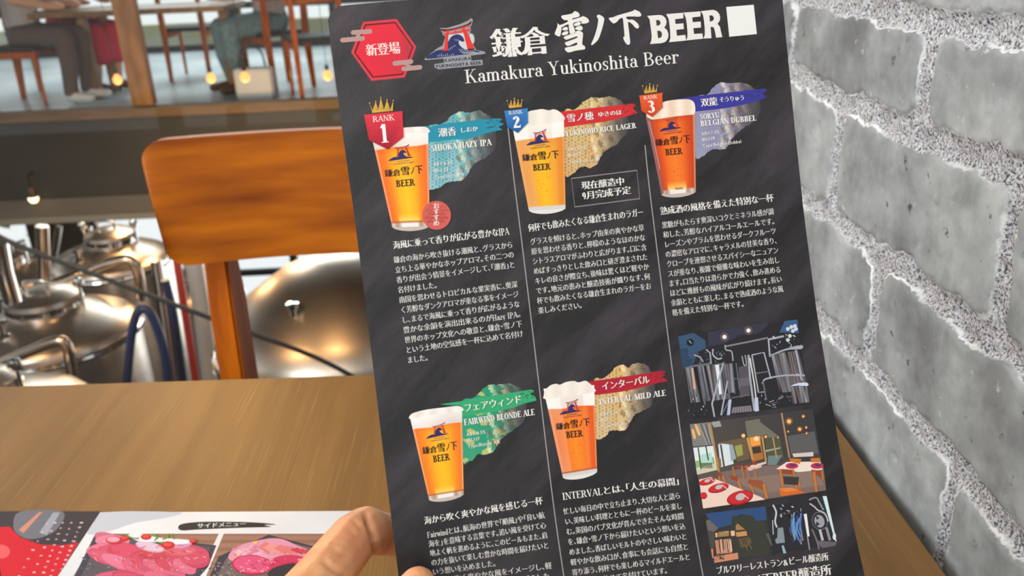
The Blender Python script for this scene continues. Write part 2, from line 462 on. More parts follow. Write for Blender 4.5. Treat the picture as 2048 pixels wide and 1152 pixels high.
_b = bounds(glyph_loops('国')); EM = (_b[2] - _b[0]) / 0.84; EB = _b[1] / EM
_sty = {}
def styled(ch, ax, ay):
    """Triangles of one character; its upright strokes grow by ax and its level strokes by ay (in em)."""
    k = (ch, ax, ay)
    if k in _sty: return _sty[k]
    loops = [[(x / EM, y / EM) for x, y in l] for l in glyph_loops(ch)]
    tot = sum(sum(l[i - 1][0] * l[i][1] - l[i][0] * l[i - 1][1] for i in range(len(l))) for l in loops)
    sg = 1 if tot > 0 else -1; new = []
    for l in loops:
        n = len(l); q = []
        for i in range(n):
            (x0, y0), (x1, y1), (x2, y2) = l[i - 1], l[i], l[(i + 1) % n]
            a = (y1 - y0, x0 - x1); b = (y2 - y1, x1 - x2)
            la = math.hypot(*a) or 1; lb = math.hypot(*b) or 1
            na, nb = (a[0] / la, a[1] / la), (b[0] / lb, b[1] / lb)
            mx_, my_ = na[0] + nb[0], na[1] + nb[1]; d = mx_ * mx_ + my_ * my_
            if d < 0.3: vx, vy = na[0], na[1]
            else: vx, vy = 2 * mx_ / d, 2 * my_ / d
            L_ = math.hypot(vx, vy)
            if L_ > 1.6: vx, vy = vx * 1.6 / L_, vy * 1.6 / L_
            q.append((x1 + sg * vx * ax, y1 + sg * vy * ay))
        new.append(q)
    vs = [Vector(p) for l in new for p in l]; fs = []; k0 = 0
    for l in new: fs.append(list(range(k0, k0 + len(l)))); k0 += len(l)
    try:
        r = delaunay_2d_cdt(vs, [], fs, 2, 1e-5)
        res = ([(v.x, v.y) for v in r[0]], [tuple(f) for f in r[2]])
    except Exception:
        res = ([], [])
    _sty[k] = res; return res

# a thick-and-thin roman letter kit, cap height 1
def _R(x0, y0, x1, y1): return [(x0, y0), (x1, y0), (x1, y1), (x0, y1)]
def _bw(cx, cy, rx, ry, wx, wy, a0, a1, n=14):
    o = []; i = []
    for k in range(n + 1):
        a = math.radians(a0 + (a1 - a0) * k / n)
        o.append((cx + rx * math.cos(a), cy + ry * math.sin(a))); i.append((cx + (rx - wx) * math.cos(a), cy + (ry - wy) * math.sin(a)))
    return [[o[k], o[k + 1], i[k + 1], i[k]] for k in range(n)]
def _D(x0, y0, x1, y1, w): return [(x0 - w / 2, y0), (x0 + w / 2, y0), (x1 + w / 2, y1), (x1 - w / 2, y1)]
_rom = {}
def roman(ch, T, t):
    k = (ch, T, t)
    if k in _rom: return _rom[k]
    P = []; s = t * 0.9; X = 0.66
    V = lambda x, y0=0, y1=1, w=T: P.append(_R(x - w / 2, y0, x + w / 2, y1))
    H = lambda x0, x1, y, w=t: P.append(_R(x0, y - w / 2, x1, y + w / 2))
    D = lambda *a: P.append(_D(*a))
    S = lambda x, y, h=0.13: P.append(_R(x - h - T / 3, (0 if y == 0 else y - s), x + h + T / 3, (s if y == 0 else y)))
    B = lambda *a: P.extend(_bw(*a))
    h = t / 2
    if ch == 'A': D(.07, 0, .36, 1, t); D(.38, 1, .66, 0, T); H(.17, .54, .33); S(.07, 0, .07); S(.66, 0, .09); w = .76
    elif ch == 'B': V(.17); S(.13, 1, .06); S(.13, 0, .06); H(.17, .36, 1 - h); H(.17, .36, .52); H(.17, .38, h); B(.34, .76, .26, .24, T, t, -90, 90); B(.36, .26, .30, .27, T, t, -90, 90); w = .72
    elif ch == 'C': B(.40, .5, .36, .51, T, t, 48, 312); P.append([(.64, .66), (.68, .66), (.68, 1), (.60, .86)]); P.append([(.60, .12), (.69, .28), (.66, .30), (.58, .16)]); w = .74
    elif ch == 'D': V(.17); S(.13, 1, .06); S(.13, 0, .06); H(.17, .36, 1 - h); H(.17, .36, h); B(.34, .5, .38, .5, T, t, -90, 90); w = .78
    elif ch in 'EF':
        V(.17); S(.13, 1, .06); H(.17, .60, 1 - h); H(.17, .46, .52); P.append([(.54, 1), (.62, 1), (.62, .72)]); P.append([(.42, .64), (.47, .64), (.47, .40), (.42, .40)])
        if ch == 'E': H(.17, .62, h); S(.13, 0, .06); P.append([(.55, 0), (.64, .30), (.64, 0)])
        else: S(.17, 0)
        w = .68
    elif ch == 'G': B(.40, .5, .36, .51, T, t, 48, 320); V(.64, .03, .42); S(.63, .44, .1); P.append([(.62, .68), (.66, .68), (.66, 1), (.58, .88)]); w = .80
    elif ch == 'H': V(.17); V(.63); H(.17, .63, .5); [S(x, y) for x in (.17, .63) for y in (0, 1)]; w = .82
    elif ch == 'I': V(.19); S(.19, 0); S(.19, 1); w = .40
    elif ch == 'K': V(.17); S(.17, 0); S(.17, 1); D(.22, .40, .60, 1, t); D(.36, .58, .66, 0, T); S(.60, 1, .09); S(.67, 0, .1); w = .80
    elif ch == 'L': V(.17); S(.17, 1); S(.13, 0, .06); H(.17, .60, h); P.append([(.53, 0), (.62, .34), (.62, 0)]); w = .66
    elif ch == 'M': V(.14, 0, 1, t); D(.18, 1, .46, 0, T); D(.46, 0, .74, 1, t); V(.78); S(.14, 0, .08); S(.12, 1, .06); S(.78, 0); S(.80, 1, .06); w = .96
    elif ch == 'N': V(.14, 0, 1, t); D(.16, 1, .66, 0, T); V(.68, 0, 1, t); S(.14, 0, .09); S(.11, 1, .06); S(.68, 1, .1); w = .82
    elif ch == 'O': B(.40, .5, .37, .51, T, t, 0, 360, 28); w = .80
    elif ch in 'PR':
        V(.17); S(.13, 1, .06); S(.17, 0); H(.17, .36, 1 - h); H(.17, .36, .46); B(.34, .73, .28, .27, T, t, -90, 90)
        if ch == 'R': D(.42, .48, .64, 0, T); S(.67, 0, .07)
        w = .78 if ch == 'R' else .68
    elif ch == 'S': B(.30, .75, .23, .26, T * .9, t, 50, 270); B(.31, .25, .25, .26, T * .9, t, -130, 90); D(.26, .58, .36, .44, T); P.append([(.46, .72), (.51, .72), (.51, 1), (.43, .90)]); P.append([(.08, 0), (.08, .30), (.13, .30), (.16, .12)]); w = .62
    elif ch == 'T': V(.35); S(.35, 0); H(.06, .64, 1 - h); P.append([(.04, 1), (.13, 1), (.04, .70)]); P.append([(.57, 1), (.66, 1), (.66, .70)]); w = .70
    elif ch == 'U': V(.17, .3); V(.63, .3, 1, t); B(.40 - (T - t) / 4, .32, .23 + T / 2 - (T - t) / 4, .33, T, t * 1.4, 180, 360); S(.17, 1); S(.63, 1, .09); w = .80
    elif ch == 'V': D(.12, 1, .38, 0, T); D(.38, 0, .62, 1, t); S(.13, 1, .1); S(.62, 1, .08); w = .74
    elif ch == 'W': D(.12, 1, .32, 0, T); D(.32, 0, .50, 1, t); D(.50, 1, .70, 0, T); D(.70, 0, .88, 1, t); S(.12, 1, .09); S(.50, 1, .08); S(.88, 1, .07); w = .98
    elif ch == 'Y': D(.12, 1, .36, .45, T); D(.36, .45, .60, 1, t); V(.36, 0, .48); S(.12, 1, .09); S(.60, 1, .08); S(.36, 0); w = .72
    elif ch == 'Z': H(.06, .60, 1 - h); H(.06, .60, h); D(.12, 0, .54, 1, T); P.append([(.06, 1), (.15, 1), (.06, .72)]); P.append([(.53, 0), (.62, .30), (.62, 0)]); w = .68
    elif ch == 'a': V(.40, .1, X - .16); B(.26, X - .19, .14 + T / 2, .20, T, t, 0, 150); P.append(_R(.10, X - .20, .10 + T, X - .10)); B(.24, .19, .20, .20, T * .9, t, 40, 320); P.append([(.40 - T / 2, .10), (.40 + T / 2, .10), (.54, .06), (.53, 0), (.42, 0)]); w = .54
    elif ch == 'd': V(.46, 0, 1.02); S(.40, 1.02, .05); S(.50, 0, .05); B(.28, X / 2, .24, X / 2, T, t, 20, 340); w = .58
    elif ch == 'e': B(.28, X / 2, .24, X / 2 + .01, T, t, 20, 315); H(.08, .50, .36, t); B(.28, X / 2, .24, X / 2 + .01, T * .9, t, 0, 30); w = .54
    elif ch == 'f': V(.20, 0, .8); S(.20, 0, .1); H(.04, .38, X - t / 2); B(.34, .80, .14 + T / 2, .22, T, t, 40, 180); w = .36
    elif ch in 'hnmru':
        if ch == 'u':
            V(.16, .18, X); V(.46, 0, X); B(.30, .18, .14 + T / 2, .19, T, t * 1.2, 180, 350); S(.12, X, .04); S(.42, X, .04); S(.51, 0, .04); w = .60
        else:
            V(.16, 0, 1.02 if ch == 'h' else X); S(.16, 0, .10); S(.11, 1.02 if ch == 'h' else X, .04)
            if ch == 'r': B(.34, X - .18, .18, .18, T * .7, t, 40, 170); P.append(_bw(.41, X - .12, .075, .075, .074, .074, 0, 360, 8)[0]); P.extend(_bw(.41, X - .11, .07, .07, .069, .069, 0, 360, 8)); w = .46
            else:
                xs = (.46,) if ch != 'm' else (.46, .76)
                x0 = .16
                for x in xs:
                    V(x, 0, X - .2); S(x, 0, .10); B((x + x0) / 2, X - .22, (x - x0 + T) / 2, .23, T, t * 1.2, 0, 165); x0 = x
                w = xs[-1] + .16
    elif ch == 'i': V(.16, 0, X); S(.16, 0, .10); S(.11, X, .04); P.extend(_bw(.15, .90, .075, .075, .074, .074, 0, 360, 10)); w = .32
    elif ch == 'k': V(.16, 0, 1.02); S(.16, 0, .10); S(.11, 1.02, .04); D(.20, .26, .44, X, t); D(.30, .40, .50, 0, T); S(.44, X, .07); S(.51, 0, .07); w = .60
    elif ch == 'o': B(.29, X / 2, .25, X / 2 + .01, T, t, 0, 360, 24); w = .58
    elif ch == 's': B(.22, X * .74, .16, X * .27, T * .85, t, 40, 270); B(.22, X * .26, .17, X * .27, T * .85, t, -140, 90); D(.18, X * .6, .26, X * .42, T); P.append(_R(.35, X * .68, .38, X)); P.append(_R(.05, 0, .08, X * .32)); w = .44
    elif ch == 't': V(.18, .1, .86); H(.04, .34, X - t / 2); B(.30, .14, .12 + T / 2, .15, T, t, 180, 300); w = .38
    elif ch == 'w': D(.10, X, .26, 0, T); D(.26, 0, .40, X, t); D(.40, X, .56, 0, T); D(.56, 0, .68, X, t); S(.10, X, .06); S(.68, X, .05); w = .76
    elif ch == 'y': D(.10, X, .30, 0, T); D(.20, -.24, .48, X, t); S(.10, X, .07); S(.48, X, .06); w = .56
    elif ch == 'z': H(.05, .42, X - t / 2); H(.05, .44, t / 2); D(.10, 0, .38, X, T); w = .48
    elif ch == '1': V(.25); S(.25, 0, .14); P.append([(.25 - T / 2, 1), (.25 - T / 2, .80), (.06, .78), (.06, .84)]); w = .5
    elif ch == '2': B(.28, .70, .24, .31, T, t, 0, 170); P.append([(.52, .70), (.52 - T, .72), (.06, .10), (.06, 0)]); P.append([(.52, .70), (.45, .50), (.06, 0), (.20, .10)]); P.append(_R(.06, 0, .52, T * .8)); P.append([(.48, 0), (.54, 0), (.56, .26), (.52, .26)]); w = .6
    elif ch == '3': B(.26, .76, .22, .25, T, t, -90, 150); B(.26, .27, .26, .28, T, t, -155, 90); H(.18, .28, .53, t * 1.3); w = .58
    elif ch == '9': B(.28, .68, .25, .33, T, t, 0, 360, 24); B(.18, .55, .35, .56, T, t, -75, 0); w = .58
    else: w = .34
    _rom[k] = (P, w); return _rom[k]

class Print:
    """One printed part: flat coloured shapes, traced in the sheet's own plane."""
    step = 2.5e-6
    def __init__(self, sheet, name, lift, parent, label=None):
        self.sheet, self.name, self.lift, self.parent, self.label = sheet, name, lift, parent, label
        self.v, self.f, self.c = [], [], []
    def up(self): self.lift += self.step
    def raw(self, pts, faces, cols):
        k = len(self.v)
        self.v += [self.sheet(x, y, self.lift) for x, y in pts]
        self.c += cols if isinstance(cols, list) else [lin(cols)] * len(pts)
        self.f += [tuple(i + k for i in f) for f in faces]
    def poly(self, pts, col):
        self.up(); self.raw(pts, [tuple(range(len(pts)))], col if not isinstance(col, list) else [lin(c) for c in col])
    def grid(self, a, b, c, d, nu, nv, fn, warp=None):
        """quad a-b (top) c-d (bottom right, bottom left); fn(u, v) gives the ink, None leaves the sheet bare"""
        self.up(); P = []; C = []; F = []
        for j in range(nv + 1):
            for i in range(nu + 1):
                u, v = i / nu, j / nv
                if warp: v = warp(u, v)
                P.append(tuple((a[k] * (1 - u) + b[k] * u) * (1 - v) + (d[k] * (1 - u) + c[k] * u) * v for k in (0, 1))); C.append(fn(u, v))
        for j in range(nv):
            for i in range(nu):
                q = (j * (nu + 1) + i, j * (nu + 1) + i + 1, (j + 1) * (nu + 1) + i + 1, (j + 1) * (nu + 1) + i)
                if all(C[z] is not None for z in q): F.append(q)
        self.raw(P, F, [lin(z or (0, 0, 0)) for z in C])
    def region(self, pts, fn, step):
        """outline filled with a fine net of points inked by fn(x, y)"""
        self.up(); n = len(pts); vs = [Vector(p) for p in pts]
        x0, x1 = min(p[0] for p in pts), max(p[0] for p in pts); y0, y1 = min(p[1] for p in pts), max(p[1] for p in pts)
        y = y0 + step / 2; r = 0
        while y < y1:
            x = x0 + (step / 2 if r % 2 else step)
            while x < x1:
                if inside((x, y), pts): vs.append(Vector((x, y)))
                x += step
            y += step; r += 1
        res = delaunay_2d_cdt(vs, [], [list(range(n))], 1, 1e-4)
        P = [(v.x, v.y) for v in res[0]]
        self.raw(P, [tuple(f) for f in res[2]], [lin(fn(*p)) for p in P])
    def line(self, pts, w, col, closed=False):
        self.up(); n = len(pts); w0 = w if isinstance(w, (list, tuple)) else [w] * n
        a = []; b = []
        for i in range(n):
            p = pts[(i - 1) % n] if closed or i > 0 else pts[i]; q = pts[(i + 1) % n] if closed or i < n - 1 else pts[i]
            dx, dy = q[0] - p[0], q[1] - p[1]; l = math.hypot(dx, dy) or 1
            a.append((pts[i][0] - dy / l * w0[i] / 2, pts[i][1] + dx / l * w0[i] / 2)); b.append((pts[i][0] + dy / l * w0[i] / 2, pts[i][1] - dx / l * w0[i] / 2))
        m = n if closed else n - 1
        self.raw(a + b, [(i, (i + 1) % n, n + (i + 1) % n, n + i) for i in range(m)], col)
    def stroke(self, pts, w, col):
        """brush stroke with round ends"""
        p = curve2(pts, 5, False); ws = curve2([(z, 0) for z in w], 5, False)
        self.line(p, [z[0] for z in ws], col)
        for q, z in ((p[0], w[0]), (p[-1], w[-1])): self.dot(q, z / 2, col)
    def dot(self, c, r, col, ry=None, n=14, rot=0.0):
        ry = ry or r; cs, sn = math.cos(rot), math.sin(rot)
        self.poly([(c[0] + r * math.cos(2 * PI * k / n) * cs - ry * math.sin(2 * PI * k / n) * sn, c[1] + r * math.cos(2 * PI * k / n) * sn + ry * math.sin(2 * PI * k / n) * cs) for k in range(n)], col)
    def text(self, s, p0, p1, h, col, ax=0.022, ay=-0.012, up=None, mode='cjk', T=0.15, t=0.05, fit=True, pitch=None):
        """one line of lettering: baseline p0 -> p1, em (or cap) height h, 'up' the upright direction"""
        dx, dy = p1[0] - p0[0], p1[1] - p0[1]; L_ = math.hypot(dx, dy); ex = (dx / L_, dy / L_)
        if up is None: up = (-0.13, -1.0)
        l = math.hypot(*up); eu = (up[0] / l * h, up[1] / l * h)
        items = []; x = 0.0
        for ch in s:
            if ch == ' ': x += 0.36 if mode != 'cjk' else 0.28; continue
            if mode == 'roman' or (mode == 'cjk' and ch.isascii() and ch.isalnum() and ch not in '0'):
                sc = 0.80 if mode == 'cjk' else 1.0
                P, w = roman(ch, T, t)
                items.append((x, [[(a * sc, b * sc) for a, b in q] for q in P], None)); x += w * sc
            elif mode == 'sans' or ch.isascii():
                v, f = styled(ch, ax, ay); g = [a for a, b in v] or [0]
                lo, hi = min(g), max(g); items.append((x + 0.03 - lo, v, f)); x += hi - lo + 0.12
            else:
                v, f = styled(ch, ax, ay); off = 0.0; w = 1.0
                if ch == '「': off, w = -0.5, 0.5
                elif ch in '、。」': w = 0.5
                elif ch == '・': off, w = -0.25, 0.5
                items.append((x + off, [(a, b - EB - 0.02) for a, b in v], f)); x += w
        sx = L_ / x if fit else (pitch or h)
        self.up()
        for x, v, f in items:
            M = lambda a, b: (p0[0] + ex[0] * (x + a) * sx + eu[0] * b, p0[1] + ex[1] * (x + a) * sx + eu[1] * b)
            if f is None:
                l0 = self.lift
                for q in v: self.raw([M(*z) for z in q], [tuple(range(len(q)))], col); self.lift += 1e-6
                self.lift = l0
            else: self.raw([M(*z) for z in v], f, col)
        return sx
    def done(self, m=None):
        me = bpy.data.meshes.new(self.name)
        me.from_pydata([tuple(p) for p in self.v], [], self.f); me.update()
        a = me.color_attributes.new('ink', 'FLOAT_COLOR', 'POINT')
        a.data.foreach_set('color', np.array(self.c, np.float32).ravel())
        o = link(self.name, me, m or m_ink, self.parent)
        if self.label: o['label'] = self.label
        return o

# ================================================================== the black beer menu card held up in front
KA, KB = 0.10, -0.038                          # slant of the card: its right side and its top lie farther off
KZ = 0.39 * (1 - KA * (1190 - CX) / FPX - KB * (620 - CY) / FPX)
def card_world(px, py):
    x, y = (px - CX) / FPX, (py - CY) / FPX
    return CAM + MW @ (np.array([x, y, 1.0]) * (KZ / (1 - KA * x - KB * y)))
CN = MW @ _n((KA, KB, -1.0))
c0 = card_world(1190, 640); ex = _n(card_world(1290, 628) - c0); ey = np.cross(CN, ex)
CM = Matrix(((ex[0], ey[0], CN[0], c0[0]), (ex[1], ey[1], CN[1], c0[1]), (ex[2], ey[2], CN[2], c0[2]), (0, 0, 0, 1)))
CMI = np.array(CM.inverted())
def card_sheet(px, py, lift=0.0):
    p = CMI @ np.append(card_world(px, py), 1.0); return (p[0], p[1], p[2] + lift)
card = empty('menu_card'); card.matrix_world = CM
tag(card, 'large black beer menu card held up by a hand, with five pictured glasses of beer', 'menu')

left = [(656, 40), (660.5, 80), (667.5, 130), (685, 266), (706, 412), (725, 560), (744, 716), (763, 876), (782, 1032), (797, 1152), (813, 1275), (822, 1345)]
right = [(1750, 1232), (1729.5, 1152), (1707, 1052), (1676, 880), (1652, 735), (1633, 620), (1625, 560), (1607, 420), (1590, 260), (1572.5, 80), (1565, 0), (1559, -50)]
top = [(1553, -62), (1540, -64), (1300, -43), (1000, -15), (760, 4), (690, 10.5), (676, 13), (664, 22)]
bm = bmesh.new()
oc = left + [(834, 1357), (1000, 1335), (1400, 1287), (1735, 1245)] + right + top
fv = [bm.verts.new(card_sheet(*p, 0.0)) for p in oc]; bv = [bm.verts.new(card_sheet(*p, -0.0005)) for p in oc]
bm.faces.new(fv); bm.faces.new(bv[::-1])
for k in range(len(oc)): bm.faces.new((fv[k], bv[k], bv[(k + 1) % len(oc)], fv[(k + 1) % len(oc)]))
m_card = bpy.data.materials.new('matt_black_card'); m_card.use_nodes = True
nt = m_card.node_tree; p = nt.nodes['Principled BSDF']; p.inputs['Roughness'].default_value = 0.48; p.inputs['Specular IOR Level'].default_value = 0.40
tc = nt.nodes.new('ShaderNodeTexCoord'); mp = nt.nodes.new('ShaderNodeMapping')
mp.inputs['Scale'].default_value = (11, 44, 1)
mr_ = nt.nodes.new('ShaderNodeMapping'); mr_.inputs['Rotation'].default_value = (0, 0, math.radians(-40))
n1 = nt.nodes.new('ShaderNodeTexNoise'); n1.inputs['Scale'].default_value = 1.0; n1.inputs['Detail'].default_value = 8; n1.inputs['Roughness'].default_value = 0.62
r1 = nt.nodes.new('ShaderNodeValToRGB'); e = r1.color_ramp.elements
e[0].position = 0.42; e[0].color = rgb(25, 23, 25); e[1].position = 0.68; e[1].color = rgb(58, 52, 57)
L = nt.links.new
L(tc.outputs['Object'], mr_.inputs[0]); L(mr_.outputs[0], mp.inputs[0]); L(mp.outputs[0], n1.inputs['Vector']); L(n1.outputs[0], r1.inputs[0]); L(r1.outputs[0], p.inputs['Base Color'])
n2 = nt.nodes.new('ShaderNodeTexNoise'); n2.inputs['Scale'].default_value = 520; n2.inputs['Detail'].default_value = 3
L(tc.outputs['Object'], n2.inputs['Vector'])
b = nt.nodes.new('ShaderNodeBump'); b.inputs['Strength'].default_value = 0.12; b.inputs['Distance'].default_value = 0.0006; L(n2.outputs[0], b.inputs['Height']); L(b.outputs[0], p.inputs['Normal'])
obj('card_sheet', bm, m_card, card, False)

WHITE = (232, 227, 220)
L0, L1, L2, L3 = 0.00006, 0.00022, 0.00034, 0.00040

# --- heading
T1 = fr(960, 40, 8.23); T2 = fr(1100, 10, 10.24); T3 = fr(1290, 10, 12.047)
P = Print(card_sheet, 'title_lettering', L0, card)
P.text('鎌', T1((208, 622))[0], T1((712, 584))[0], 63, WHITE, 0.05, -0.008, (-0.10, -1))
P.text('倉', T1((690, 578))[0], T1((1160, 540))[0], 60, WHITE, 0.055, -0.006, (-0.10, -1))
for q in ([(230, 245), (255, 215), (440, 180), (500, 130), (570, 150), (605, 200), (590, 240), (465, 275), (470, 298), (640, 245), (680, 230), (770, 275), (798, 335), (770, 365), (700, 382), (640, 375), (640, 335), (480, 370), (490, 460), (515, 560), (430, 590), (405, 575), (385, 460), (370, 395), (235, 465), (235, 500), (210, 625), (180, 645), (110, 610), (98, 575), (150, 440), (155, 372), (205, 410), (360, 345), (355, 315), (280, 305)],
          [(250, 495), (290, 460), (345, 450), (368, 490), (350, 515), (280, 520)], [(240, 590), (300, 545), (365, 540), (370, 580), (330, 612), (265, 620)],
          [(490, 395), (560, 355), (610, 350), (628, 385), (590, 420), (515, 430)], [(510, 480), (580, 435), (640, 430), (668, 480), (640, 520), (560, 510)],
          [(285, 655), (420, 600), (515, 575), (530, 545), (585, 525), (655, 555), (675, 605), (660, 800), (710, 840), (718, 890), (690, 912), (530, 935), (385, 972), (320, 935), (305, 895), (340, 870), (535, 825), (545, 770), (400, 832), (345, 835), (305, 785), (330, 760), (540, 680), (545, 645), (345, 710), (305, 695)],
          [(955, 235), (985, 200), (1040, 215), (1100, 260), (1105, 330), (1060, 510), (1000, 680), (950, 750), (865, 822), (845, 795), (900, 670), (960, 480), (985, 330), (980, 275)],
          [(1205, 285), (1225, 262), (1300, 250), (1380, 215), (1690, 125), (1725, 98), (1830, 140), (1870, 205), (1845, 235), (1790, 240), (1700, 235), (1560, 245), (1600, 300), (1700, 305), (1800, 385), (1820, 455), (1790, 482), (1740, 460), (1690, 400), (1600, 350), (1615, 520), (1640, 760), (1620, 808), (1580, 810), (1520, 735), (1500, 660), (1525, 635), (1505, 400), (1485, 270), (1420, 290), (1370, 345), (1310, 378), (1265, 355)]):
    P.poly(curve2(T2(*q), 4), WHITE)
def outline_with_holes(P, outer, holes, col):
    P.up(); loops = [outer] + holes; vs = [Vector(p) for l in loops for p in l]; fs = []; k = 0
    for l in loops: fs.append(list(range(k, k + len(l)))); k += len(l)
    r = delaunay_2d_cdt(vs, [], fs, 2, 1e-5)
    P.raw([(v.x, v.y) for v in r[0]], [tuple(f) for f in r[2]], col)
outline_with_holes(P, T3((50, 265), (340, 240), (420, 255), (490, 315), (518, 400), (505, 480), (462, 548), (530, 605), (562, 690), (560, 780), (530, 845), (480, 895), (400, 920), (120, 942), (152, 860), (160, 740), (145, 600), (125, 460), (110, 350)),
                   [T3((265, 365), (330, 362), (368, 400), (372, 450), (345, 490), (278, 505)), T3((290, 628), (355, 618), (398, 660), (410, 720), (390, 780), (315, 805))], WHITE)
P.poly(T3((508, 222), (920, 188), (925, 320), (722, 345), (735, 460), (925, 442), (935, 580), (752, 600), (768, 742), (970, 722), (992, 858), (578, 898), (610, 800), (605, 640), (590, 470), (568, 330)), WHITE)
P.poly(T3((928, 185), (1340, 155), (1335, 278), (1135, 300), (1150, 415), (1340, 400), (1348, 545), (1163, 560), (1180, 700), (1380, 685), (1398, 812), (995, 855), (1022, 770), (1022, 640), (1005, 460), (985, 320)), WHITE)
outline_with_holes(P, T3((1345, 150), (1640, 118), (1730, 150), (1790, 220), (1810, 310), (1795, 390), (1745, 452), (1805, 530), (1830, 650), (1862, 772), (1712, 790), (1680, 620), (1655, 540), (1578, 528), (1600, 800), (1408, 808), (1440, 720), (1438, 560), (1420, 380), (1395, 240)),
                   [T3((1550, 255), (1610, 250), (1650, 285), (1660, 330), (1635, 380), (1562, 405))], WHITE)
P.done()
P = Print(card_sheet, 'subtitle_lettering', L0, card)
P.text('Kamakura Yukinoshita Beer', (931, 167), (1358, 126), 27, WHITE, mode='roman', T=0.125, t=0.045, up=(-0.10, -1))
P.done()
P = Print(card_sheet, 'white_square', L0, card)
P.poly(fr(1430, 0, 12.8)((285, 180), (990, 122), (1070, 872), (365, 942)), (236, 234, 228)); P.done()

# --- red hexagon badge with two cloud shapes
HX = fr(690, 30, 8.23)
P = Print(card_sheet, 'hexagon_badge', L0, card, 'red hexagon badge with two dusky pink cloud shapes')
P.poly(HX((300, 115), (850, 65), (1175, 525), (985, 1030), (435, 1085), (100, 615)), (208, 58, 72))
P.poly(HX((328, 153), (832, 112), (1128, 530), (950, 988), (452, 1035), (148, 620)), (110, 4, 14))
P.grid(*HX((348, 178), (822, 138), (940, 962), (468, 1010)), 1, 1, lambda u, v: (224, 36, 58))
P.poly(HX((348, 178), (822, 138), (1105, 532), (940, 962), (468, 1010), (178, 622)), [(226, 38, 60), (224, 40, 60), (178, 52, 62), (206, 40, 58), (226, 34, 56), (224, 34, 56)])
CL = (180, 142, 134)
def cloud(F, pa, pb, pc, pd, r):
    for a, b in ((pa, pb), (pc, pd)):
        q = F(a, b); P.stroke([q[0], ((q[0][0] + q[1][0]) / 2, (q[0][1] + q[1][1]) / 2), q[1]], [r] * 3, CL)
    P.poly(F(*[(pa[0] + 75, pa[1]), (pb[0] - 165, pb[1] + 10), (pd[0] - 40, pd[1]), (pc[0] + 180, pc[1])]), CL)
cloud(HX, (135, 290), (410, 270), (-40, 415), (290, 385), 9.4)
cloud(HX, (820, 798), (1085, 768), (968, 888), (1235, 862), 9.4)
P.text('新登場', HX((355, 678))[0], HX((918, 630))[0], 26, (250, 214, 206), 0.035, -0.006, (-0.13, -1)); P.done()

# --- the brewery mark (big in the heading, small on each glass)
def affine(src, dst):
    A = np.array([[x, y, 1] for x, y in src], float); X = np.linalg.solve(A, np.array(dst, float))
    return lambda *pts: [tuple(np.array([x, y, 1]) @ X) for x, y in pts]
def brew_mark(P, F, dark, red, big):
    if big:
        gr = (150, 150, 154)
        for q in ([(75, 870), (290, 690), (400, 630), (450, 470), (400, 440), (395, 400), (345, 320), (480, 318), (700, 255), (850, 190), (910, 142), (938, 175), (915, 270), (890, 310), (910, 365), (880, 395), (960, 440), (970, 560), (940, 610), (1000, 715), (1140, 735), (1165, 775), (900, 810), (915, 900), (1105, 880), (1112, 975), (325, 1052), (258, 1020), (255, 960), (425, 935), (420, 860), (100, 890)],):
            P.poly(F(*q), gr)
        P.poly(F((500, 440), (770, 405), (840, 690), (490, 720)), (205, 203, 202))
        P.poly(F((870, 430), (920, 425), (962, 500), (950, 590), (915, 590)), (200, 200, 200))
    P.poly(curve2(F((105, 862), (280, 725), (420, 690), (500, 560), (560, 470), (650, 432), (730, 455), (775, 510), (780, 560), (700, 560), (690, 600), (750, 670), (860, 720), (960, 715), (1060, 745), (900, 775), (700, 800), (420, 835)), 4), dark)
    lt = (196, 196, 202) if big else None
    if big:
        P.poly(curve2(F((690, 540), (760, 580), (790, 640), (840, 690), (770, 680), (710, 620)), 4), (205, 205, 206))
        for k in range(5): P.line(F((500 + k * 26, 690 - k * 14), (520 + k * 28, 720 - k * 22)), 0.8, lt)
        for k in range(6): P.line(curve2(F((690 + k * 45, 690 + k * 2), (740 + k * 45, 750), (800 + k * 50, 775 - k * 3)), 4, False), 0.9, lt)
        for k in range(9): P.line(F((320 + k * 34, 830 - k * 2), (312 + k * 34, 800 - (k % 3) * 14)), 0.8, lt)
        P.poly(F((590, 520), (690, 515), (680, 560), (620, 545)), (96, 100, 140))
    P.poly(curve2(F((350, 335), (480, 345), (680, 305), (850, 245), (905, 195), (890, 262), (780, 295), (560, 350), (420, 372)), 3), dark if not big else (28, 20, 26))
    P.poly(F((395, 378), (560, 352), (780, 295), (890, 250), (880, 290), (740, 325), (560, 372), (430, 392)), red)
    P.poly(F((410, 440), (560, 425), (860, 375), (905, 362), (870, 335), (840, 345), (560, 402), (420, 415)), red)
    for x0, x1, y0, y1 in ((470, 505, 380, 440), (610, 640, 360, 415), (745, 795, 320, 390)): P.poly(F((x0, y0 + 10), (x1, y0), (x1, y1), (x0, y1 + 10)), red)
    P.poly(F((452, 430), (500, 425), (490, 720), (405, 725), (395, 700), (430, 680)), red)
    P.poly(F((765, 395), (830, 385), (965, 690), (850, 710)), red)
    if big:
        P.poly(F((840, 690), (960, 685), (955, 712), (850, 718)), (70, 10, 18))
    tc_ = (40, 36, 62) if big else dark
    a, b = F((440, 922), (912, 880)); P.text('KAMAKURA', a, b, abs(F((0, 0))[0][1] - F((0, 72))[0][1]), tc_, 0.02, 0.01, mode='sans')
    a, b = F((272, 1030), (1095, 960)); P.text('YUKINOSHITA BEER', a, b, abs(F((0, 0))[0][1] - F((0, 78))[0][1]), tc_, 0.02, 0.01, mode='sans')
P = Print(card_sheet, 'brewery_mark', L0, card, 'red shrine gate over a dark blue wave')
brew_mark(P, fr(840, 20, 8.86), (38, 48, 98), (226, 52, 42), True); P.done()

